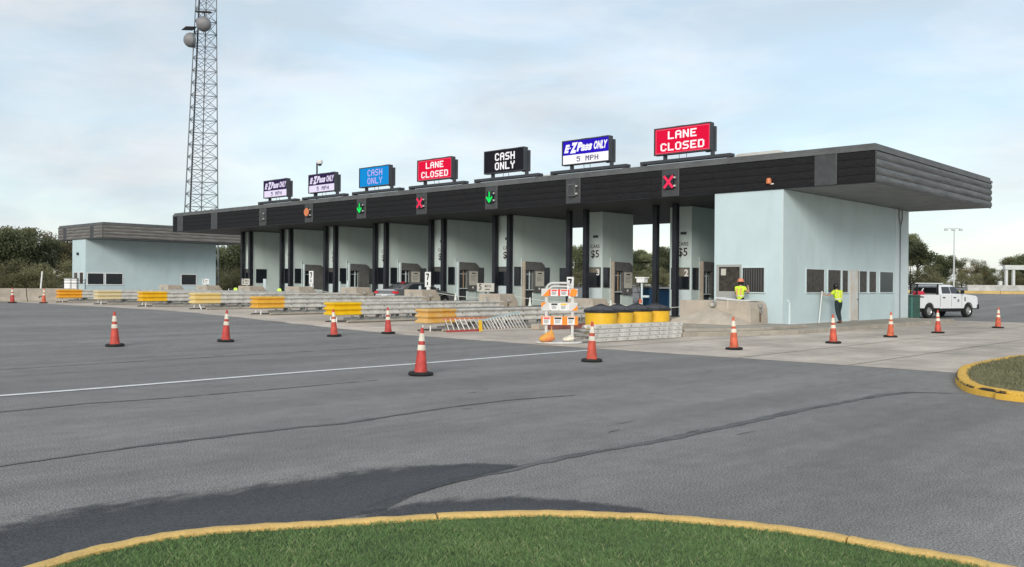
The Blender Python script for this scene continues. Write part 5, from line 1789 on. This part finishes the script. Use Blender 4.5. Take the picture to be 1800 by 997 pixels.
for s_ in (-1, 1):
    tp('mirror', MB().box(2.90, 3.02, min(s_ * .99, s_ * 1.20), max(s_ * .99, s_ * 1.20), 1.42, 1.64), M_PLAS, bevel=.03)
    tp('side_step', MB().box(.75, 3.0, min(s_ * .88, s_ * 1.02), max(s_ * .88, s_ * 1.02), .42, .50), M_PLAS)
    tp('headlight', MB().box(4.50, 4.66, min(s_ * .72, s_ * .99), max(s_ * .72, s_ * .99), .98, 1.2), mat('lamp_glass', (.5, .5, .5), rough=.1), bevel=.02)
    tp('tail_light', MB().box(-1.185, -1.05, min(s_ * .90, s_ * 1.006), max(s_ * .90, s_ * 1.006), .98, 1.32), mat('tail_red', (.45, .02, .02), rough=.25))
    for x in (0, 3.75):
        wheel(PK, x, CY + s_ * .86, zr, .27, 1 if s_ > 0 else -1)
tp('emblem', MB().tube((2.72, -1.006, 1.02), (2.72, -1.001, 1.02), .10, n=16), mat('door_emblem', (.22, .25, .28), rough=.5))
tp('vent', MB().box(3.32, 3.42, -1.006, -1.001, .98, 1.22), M_PLAS)
tp('bed_mark', MB().box(-.90, -.55, -1.004, -1.001, 1.20, 1.27), M_PLAS)
tp('front_bumper', MB().box(4.50, 4.82, -1.0, 1.0, .50, .80), M_PLAS, bevel=.04)
tp('rear_bumper', MB().box(-1.38, -1.18, -.98, .98, .50, .68), mat('bumper_chrome', (.35, .35, .35), rough=.2, metal=.8), bevel=.03)
tp('grille', MB().box(4.56, 4.68, -.70, .70, .82, 1.2), M_PLAS, bevel=.02)
tp('underbody', MB().box(-1.0, 4.4, -.82, .82, .36, .56), M_PLAS)
rk = tp('rack', MB().box(.86, .94, -.92, -.86, 1.36, 1.99).box(.86, .94, .86, .92, 1.36, 1.99).box(-1.05, -.97, -.92, -.86, 1.36, 1.99).box(-1.05, -.97, .86, .92, 1.36, 1.99), M_PLAS)
for i in range(7):
    z = 1.46 + i * .075
    tp('rack_bar', MB().box(.87, .93, -.858, .858, z, z + .028), M_PLAS, rk)
for s_ in (-1, 1):
    tp('rack_rail', MB().box(-1.15, 1.35, s_ * .89 - .04, s_ * .89 + .04, 1.992, 2.05), M_TRW, rk)
for x in (-1.0, -.1, .9):
    tp('rack_cross', MB().box(x - .03, x + .03, -.848, .848, 1.995, 2.04), M_PLAS, rk)
jr = empty('fuel_can', (PK.matrix_basis @ PT @ Vector((-.55, -.66, .81))), rz=hd, label='red fuel can in the bed of the white pickup', cat='fuel can')
mred = mat('can_red', (.62, .03, .06), rough=.45)
obj('can', MB().prism([(-.34, 0), (-.34, .68), (-.2, .76), (.28, .76), (.36, .66), (.36, 0)], -.15, .15, 'y'), mred, jr, bevel=.03)
obj('spout', MB().tube((.28, 0, .74), (.44, 0, .92), .03, n=7), M_WHITE, jr)

# dark sedan waiting in the fourth lane, x forward from the rear bumper
CX, CYy = -22.3, -3.2
SD = empty('sedan', (CX, CYy, G(CX, 0) + .006), rz=R(90), label='dark grey sedan entering a lane, seen from behind', cat='car')
M_CAR = mat('car_grey', (.17, .175, .175), rough=.22, coat=.7, metal=.3)
M_CARL = mat('car_silver', (.52, .53, .55), rough=.3, metal=.2)
rr = .335
arc = [(1.0, rr), (3.75, rr)]
prof = arch_profile(.08, 4.75, .24, [(4.82, .42), (4.78, .66), (4.55, .78), (3.55, .96), (1.05, 1.02), (.35, 1.06), (.06, 1.02), (.0, .78), (.04, .45)], arc, .40)
obj('body', MB().prism(prof, -.90, .90, 'y'), M_CAR, SD, bevel=.07)
def cring(w0, w1, z0, z1): return [(-w0, z0), (-w1 * 1.04, z1 - .10), (-w1 * .86, z1), (0, z1 + .02), (w1 * .86, z1), (w1 * 1.04, z1 - .10), (w0, z0)]
gh = obj('cabin', hull([(.45, cring(.80, .74, 1.0, 1.06)), (.95, cring(.82, .68, .98, 1.30)), (1.45, cring(.83, .62, .97, 1.44)), (2.2, cring(.83, .61, .96, 1.46)), (2.8, cring(.83, .62, .95, 1.40)), (3.3, cring(.82, .70, .94, 1.16)), (3.65, cring(.80, .76, .93, .98))]), M_CAR, SD, smooth=True)
for s_ in (-1, 1):
    for pts_ in ([(1.0, 1.06), (1.98, 1.05), (1.98, 1.37), (1.50, 1.36), (1.15, 1.22)], [(2.06, 1.05), (3.15, 1.03), (2.75, 1.30), (2.3, 1.37), (2.06, 1.37)]):
        mb = MB()
        def ww(z): return s_ * (.835 - .20 * (z - .98) / .42 + .02)
        mb.add([(x, ww(z), z) for x, z in pts_], [tuple(range(5))])
        thick(obj('side_window', mb, M_AUTO, gh, recalc=False), .006)
    obj('tail_light', MB().prism([(s_ * .58, .86), (s_ * .90, .82), (s_ * .905, .94), (s_ * .76, .94)], -.035, .22, 'x'), mat('tail_lit', (.5, .02, .03), rough=.2, emit=(.8, .03, .05), estr=.18), SD)
    for x in (1.0, 3.75):
        wheel(SD, x, s_ * .80, rr, .22, 1 if s_ > 0 else -1)
    obj('mirror', MB().box(3.0, 3.14, min(s_ * .9, s_ * 1.06), max(s_ * .9, s_ * 1.06), 1.0, 1.14), M_CAR, SD, bevel=.03)
    obj('door_handle', MB().box(1.55, 1.75, min(s_ * .902, s_ * .925), max(s_ * .902, s_ * .925), .90, .93), M_CARL, SD)
mb = MB().add([(.56, -.62, 1.10), (.56, .62, 1.10), (1.34, .50, 1.44), (1.34, -.50, 1.44)], [(0, 1, 2, 3)])
thick(obj('rear_window', mb, M_AUTO, gh, recalc=False), .02)
obj('brake_light', MB().box(1.22, 1.30, -.20, .14, 1.448, 1.475), MATS['tail_lit'], gh)
obj('rear_bumper', MB().box(-.05, .12, -.84, .84, .38, .80), M_CARL, SD, bevel=.05)
obj('number_plate', MB().box(-.062, -.051, -.26, .26, .62, .76), M_WHITE, SD)
obj('trunk_lip', MB().box(-.02, .10, -.78, .78, .97, 1.05), M_CARL, SD, bevel=.02)

# ------------------------------------------------------------------ people
def skin_body(name, pts, edges, m, parent, root=0, sub=2):
    me = bpy.data.meshes.new(name)
    keys = list(pts)
    idx = {k: i for i, k in enumerate(keys)}
    me.from_pydata([pts[k][:3] for k in keys], [(idx[a], idx[b]) for a, b in edges], [])
    me.materials.append(m)
    o = link(bpy.data.objects.new(name, me), parent)
    sk = o.modifiers.new('skin', 'SKIN')
    sk.use_smooth_shade = True
    sb = o.modifiers.new('sub', 'SUBSURF')
    sb.levels = sb.render_levels = sub
    if not me.skin_vertices:
        me.attributes.new('skin', 'FLOAT', 'POINT')
    for k in keys:
        r_ = pts[k][3]
        me.skin_vertices[0].data[idx[k]].radius = (r_, pts[k][4] if len(pts[k]) > 4 else r_)
        me.skin_vertices[0].data[idx[k]].use_root = idx[k] == root
    return o
M_SKIN = mat('skin', (.42, .25, .18), rough=.55)
M_VEST = mat('hi_vis_lime', (.62, .80, .05), rough=.7, var=.08, vscale=8)
M_VSTR = mat('vest_orange_tape', (.80, .36, .22), rough=.5)
M_VSIL = mat('vest_silver_tape', (.66, .66, .58), rough=.35)
M_TROU = mat('dark_trousers', (.020, .032, .036), rough=.85, var=.25, vscale=6)
M_HAIR = mat('dark_hair', (.015, .012, .010), rough=.7)
M_BOOT = mat('brown_boots', (.10, .045, .035), rough=.7)
def person(loc, rz, J, hat, label, arms_cover, hatc, tape=None):
    """J: joint positions for a figure facing local -y... built as one skinned body with clothes over it"""
    t_ = empty('person', loc, rz=rz, label=label, cat='person')
    B = {}
    def put(k, r_, r2=None): B[k] = (*J[k], r_, r2 or r_)
    ed = []
    put('pelvis', .13, .11); put('waist', .125, .10); put('chest', .13, .095); put('neck', .055); put('head', .085, .10); put('crown', .075, .09)
    ed += [('pelvis', 'waist'), ('waist', 'chest'), ('chest', 'neck'), ('neck', 'head'), ('head', 'crown')]
    for s_ in 'lr':
        put('sho' + s_, .065); put('elb' + s_, .045); put('wri' + s_, .03); put('pal' + s_, .035, .018)
        put('hip' + s_, .095); put('kne' + s_, .062); put('ank' + s_, .042); put('toe' + s_, .04, .03)
        ed += [('chest', 'sho' + s_), ('sho' + s_, 'elb' + s_), ('elb' + s_, 'wri' + s_), ('wri' + s_, 'pal' + s_), ('pelvis', 'hip' + s_), ('hip' + s_, 'kne' + s_), ('kne' + s_, 'ank' + s_), ('ank' + s_, 'toe' + s_)]
        d = (Vector(J['pal' + s_]) - Vector(J['wri' + s_])).normalized()
        sd = d.cross(Vector((0, 1, 0)))
        sd = (sd if sd.length > .1 else Vector((1, 0, 0))).normalized()
        nrm = d.cross(sd)
        for q, (o_, ln) in enumerate(((-.028, .062), (-.009, .075), (.010, .072), (.028, .055))):
            a = Vector(J['pal' + s_]) + sd * o_ + d * .03
            b = a + d * ln * .55 + nrm * .008
            c_ = b + d * ln * .4 + nrm * .028
            for nm_, p_ in (('a', a), ('b', b), ('c', c_)):
                B['f%s%d%s' % (s_, q, nm_)] = (*p_, .009)
            ed += [('pal' + s_, 'f%s%da' % (s_, q)), ('f%s%da' % (s_, q), 'f%s%db' % (s_, q)), ('f%s%db' % (s_, q), 'f%s%dc' % (s_, q))]
        a = Vector(J['wri' + s_]) + d * .03 + sd * .035
        b = a + sd * .03 + d * .035
        B['t%sa' % s_] = (*a, .011); B['t%sb' % s_] = (*b, .010)
        ed += [('wri' + s_, 't%sa' % s_), ('t%sa' % s_, 't%sb' % s_)]
    body = skin_body('body', B, ed, M_SKIN, t_)
    # trousers
    P_ = {'pelvis': (*J['pelvis'], .150, .130), 'waist': (*(Vector(J['pelvis']) * .1 + Vector(J['waist']) * .9), .140, .115)}
    e2 = [('pelvis', 'waist')]
    for s_ in 'lr':
        for k_, r_ in (('hip', .112), ('kne', .080), ('ank', .068)):
            P_[k_ + s_] = (*J[k_ + s_], r_)
        e2 += [('pelvis', 'hip' + s_), ('hip' + s_, 'kne' + s_), ('kne' + s_, 'ank' + s_)]
    skin_body('trousers', P_, e2, M_TROU, t_)
    # vest / shirt
    V_ = {'waist': (*(Vector(J['pelvis']) - Vector((0, 0, .13))), .178, .160), 'mid': (*J['waist'], .165, .14), 'chest': (*J['chest'], .20, .155), 'neck': (*(Vector(J['chest']) * .25 + Vector(J['neck']) * .75), .098)}
    e3 = [('waist', 'mid'), ('mid', 'chest'), ('chest', 'neck')]
    for s_ in 'lr':
        V_['sho' + s_] = (*J['sho' + s_], .088)
        e3.append(('chest', 'sho' + s_))
        V_['arm' + s_] = (*(Vector(J['sho' + s_]) * (1 - arms_cover) + Vector(J['elb' + s_]) * arms_cover), .070)
        e3.append(('sho' + s_, 'arm' + s_))
    vest = skin_body('vest', V_, e3, M_VEST, t_)
    ch, wa = Vector(J['chest']), Vector(J['waist'])
    lean = ch - wa
    def band(z, rx, ry, h, m, nm):
        c_ = wa + lean * z
        mb = MB().lathe([(1, -h / 2), (1.02, -h / 4), (1.02, h / 4), (1, h / 2)], 22, cap=False, M=Matrix.Translation(c_) @ Matrix.Diagonal((rx, ry, 1, 1)))
        obj(nm, mb, m, vest, smooth=True)
    band(-.10, .176, .152, .05, M_VSIL, 'reflective_band')
    for x in (-.09, .09):
        mb = MB()
        top_ = Vector((J['chest'][0] + x * .95, J['chest'][1], J['chest'][2] + .13))
        for sgn in (-1, 1):
            pts_ = [top_, Vector((ch.x + x, ch.y + sgn * .155, ch.z + .02)), Vector((wa.x + x, wa.y + sgn * .155, wa.z))]
            mb.ribbon([p_ + Vector((-.028, 0, 0)) for p_ in pts_], [p_ + Vector((.028, 0, 0)) for p_ in pts_])
        thick(obj('shoulder_tape', mb, tape or M_VSTR, vest, recalc=False), .006)
    # boots
    for s_ in 'lr':
        a, b = Vector(J['ank' + s_]), Vector(J['toe' + s_])
        obj('boot', MB().tube(a + Vector((0, 0, .05)), Vector((a.x, a.y, a.z - .07)), .058, .062, 10).tube(Vector((a.x, a.y, a.z - .045)), Vector((b.x, b.y, a.z - .045)), .05, .04, 10), M_BOOT, t_, smooth=True)
    hp = Vector(J['crown'])
    obj('hair', MB().lathe([(.07, -.15), (.104, -.10), (.112, -.02), (.10, .04)], 16, M=Matrix.Translation(hp)), M_HAIR, t_, smooth=True)
    hm = obj('hard_hat', MB().lathe([(.128, -.015), (.126, .03), (.105, .085), (.06, .115), (.01, .122)], 20, M=Matrix.Translation(hp + Vector((0, 0, .02)))), hatc, t_, smooth=True)
    obj('brim', MB().lathe([(.126, -.016), (.152, -.022), (.15, -.010), (.127, .0)], 20, cap=False, M=Matrix.Translation(hp + Vector((0, 0, .02))) @ Matrix.Diagonal((1, 1.12, 1, 1))), hatc, hm, smooth=True)
    return t_
# figure 1: at the glass door, back to the camera, right hand raised to the wall (faces +y)
J1 = dict(pelvis=(0, 0, .97), waist=(0, .02, 1.12), chest=(0, .03, 1.36), neck=(0, .04, 1.53), head=(0, .06, 1.61), crown=(0, .06, 1.70),
          shol=(-.19, .03, 1.43), elbl=(-.26, .13, 1.18), wril=(-.16, .34, 1.12), pall=(-.13, .42, 1.13),
          shor=(.19, .03, 1.43), elbr=(.34, .12, 1.22), wrir=(.24, .30, 1.40), palr=(.20, .36, 1.46),
          hipl=(-.10, 0, .92), knel=(-.11, .01, .50), ankl=(-.11, -.03, .09), toel=(-.12, .12, .04),
          hipr=(.10, 0, .92), kner=(.11, .03, .50), ankr=(.12, 0, .09), toer=(.13, .15, .04))
person((-1.57, -.72, .272), R(4), J1, None, 'person in lime vest and orange hard hat at the glass door, back turned', .55, mat('hat_orange', (.72, .25, .14), rough=.4))
# figure 2: walking along the end wall, leaning towards the window, left hand on a pole (faces -x, local +y)
J2 = dict(pelvis=(0, 0, .95), waist=(0, .03, 1.10), chest=(0, .08, 1.33), neck=(0, .14, 1.48), head=(0, .19, 1.55), crown=(0, .19, 1.64),
          shol=(-.19, .08, 1.40), elbl=(-.38, .16, 1.22), wril=(-.58, .22, 1.28), pall=(-.66, .24, 1.29),
          shor=(.19, .08, 1.40), elbr=(.27, .12, 1.13), wrir=(.22, .33, 1.06), palr=(.20, .41, 1.05),
          hipl=(-.10, 0, .90), knel=(-.09, -.02, .49), ankl=(-.02, -.13, .09), toel=(-.02, .03, .04),
          hipr=(.10, 0, .90), kner=(.10, .10, .50), ankr=(.12, .02, .09), toer=(.12, .17, .04))
person((.72, 3.95, .165), R(62), J2, None, 'person in lime shirt, dark trousers and black hard hat walking along office wall', .62, mat('hat_black', (.018, .018, .02), rough=.35), mat('vest_pale_tape', (.72, .62, .22), rough=.5))
obj('white_pole', MB().tube((0, 0, 0), (.04, .22, 1.42), .022, n=8, M=Matrix.Translation((.22, 3.05, .165))), M_WHITE, label='thin white pole leaning beside the walking person', cat='pole')
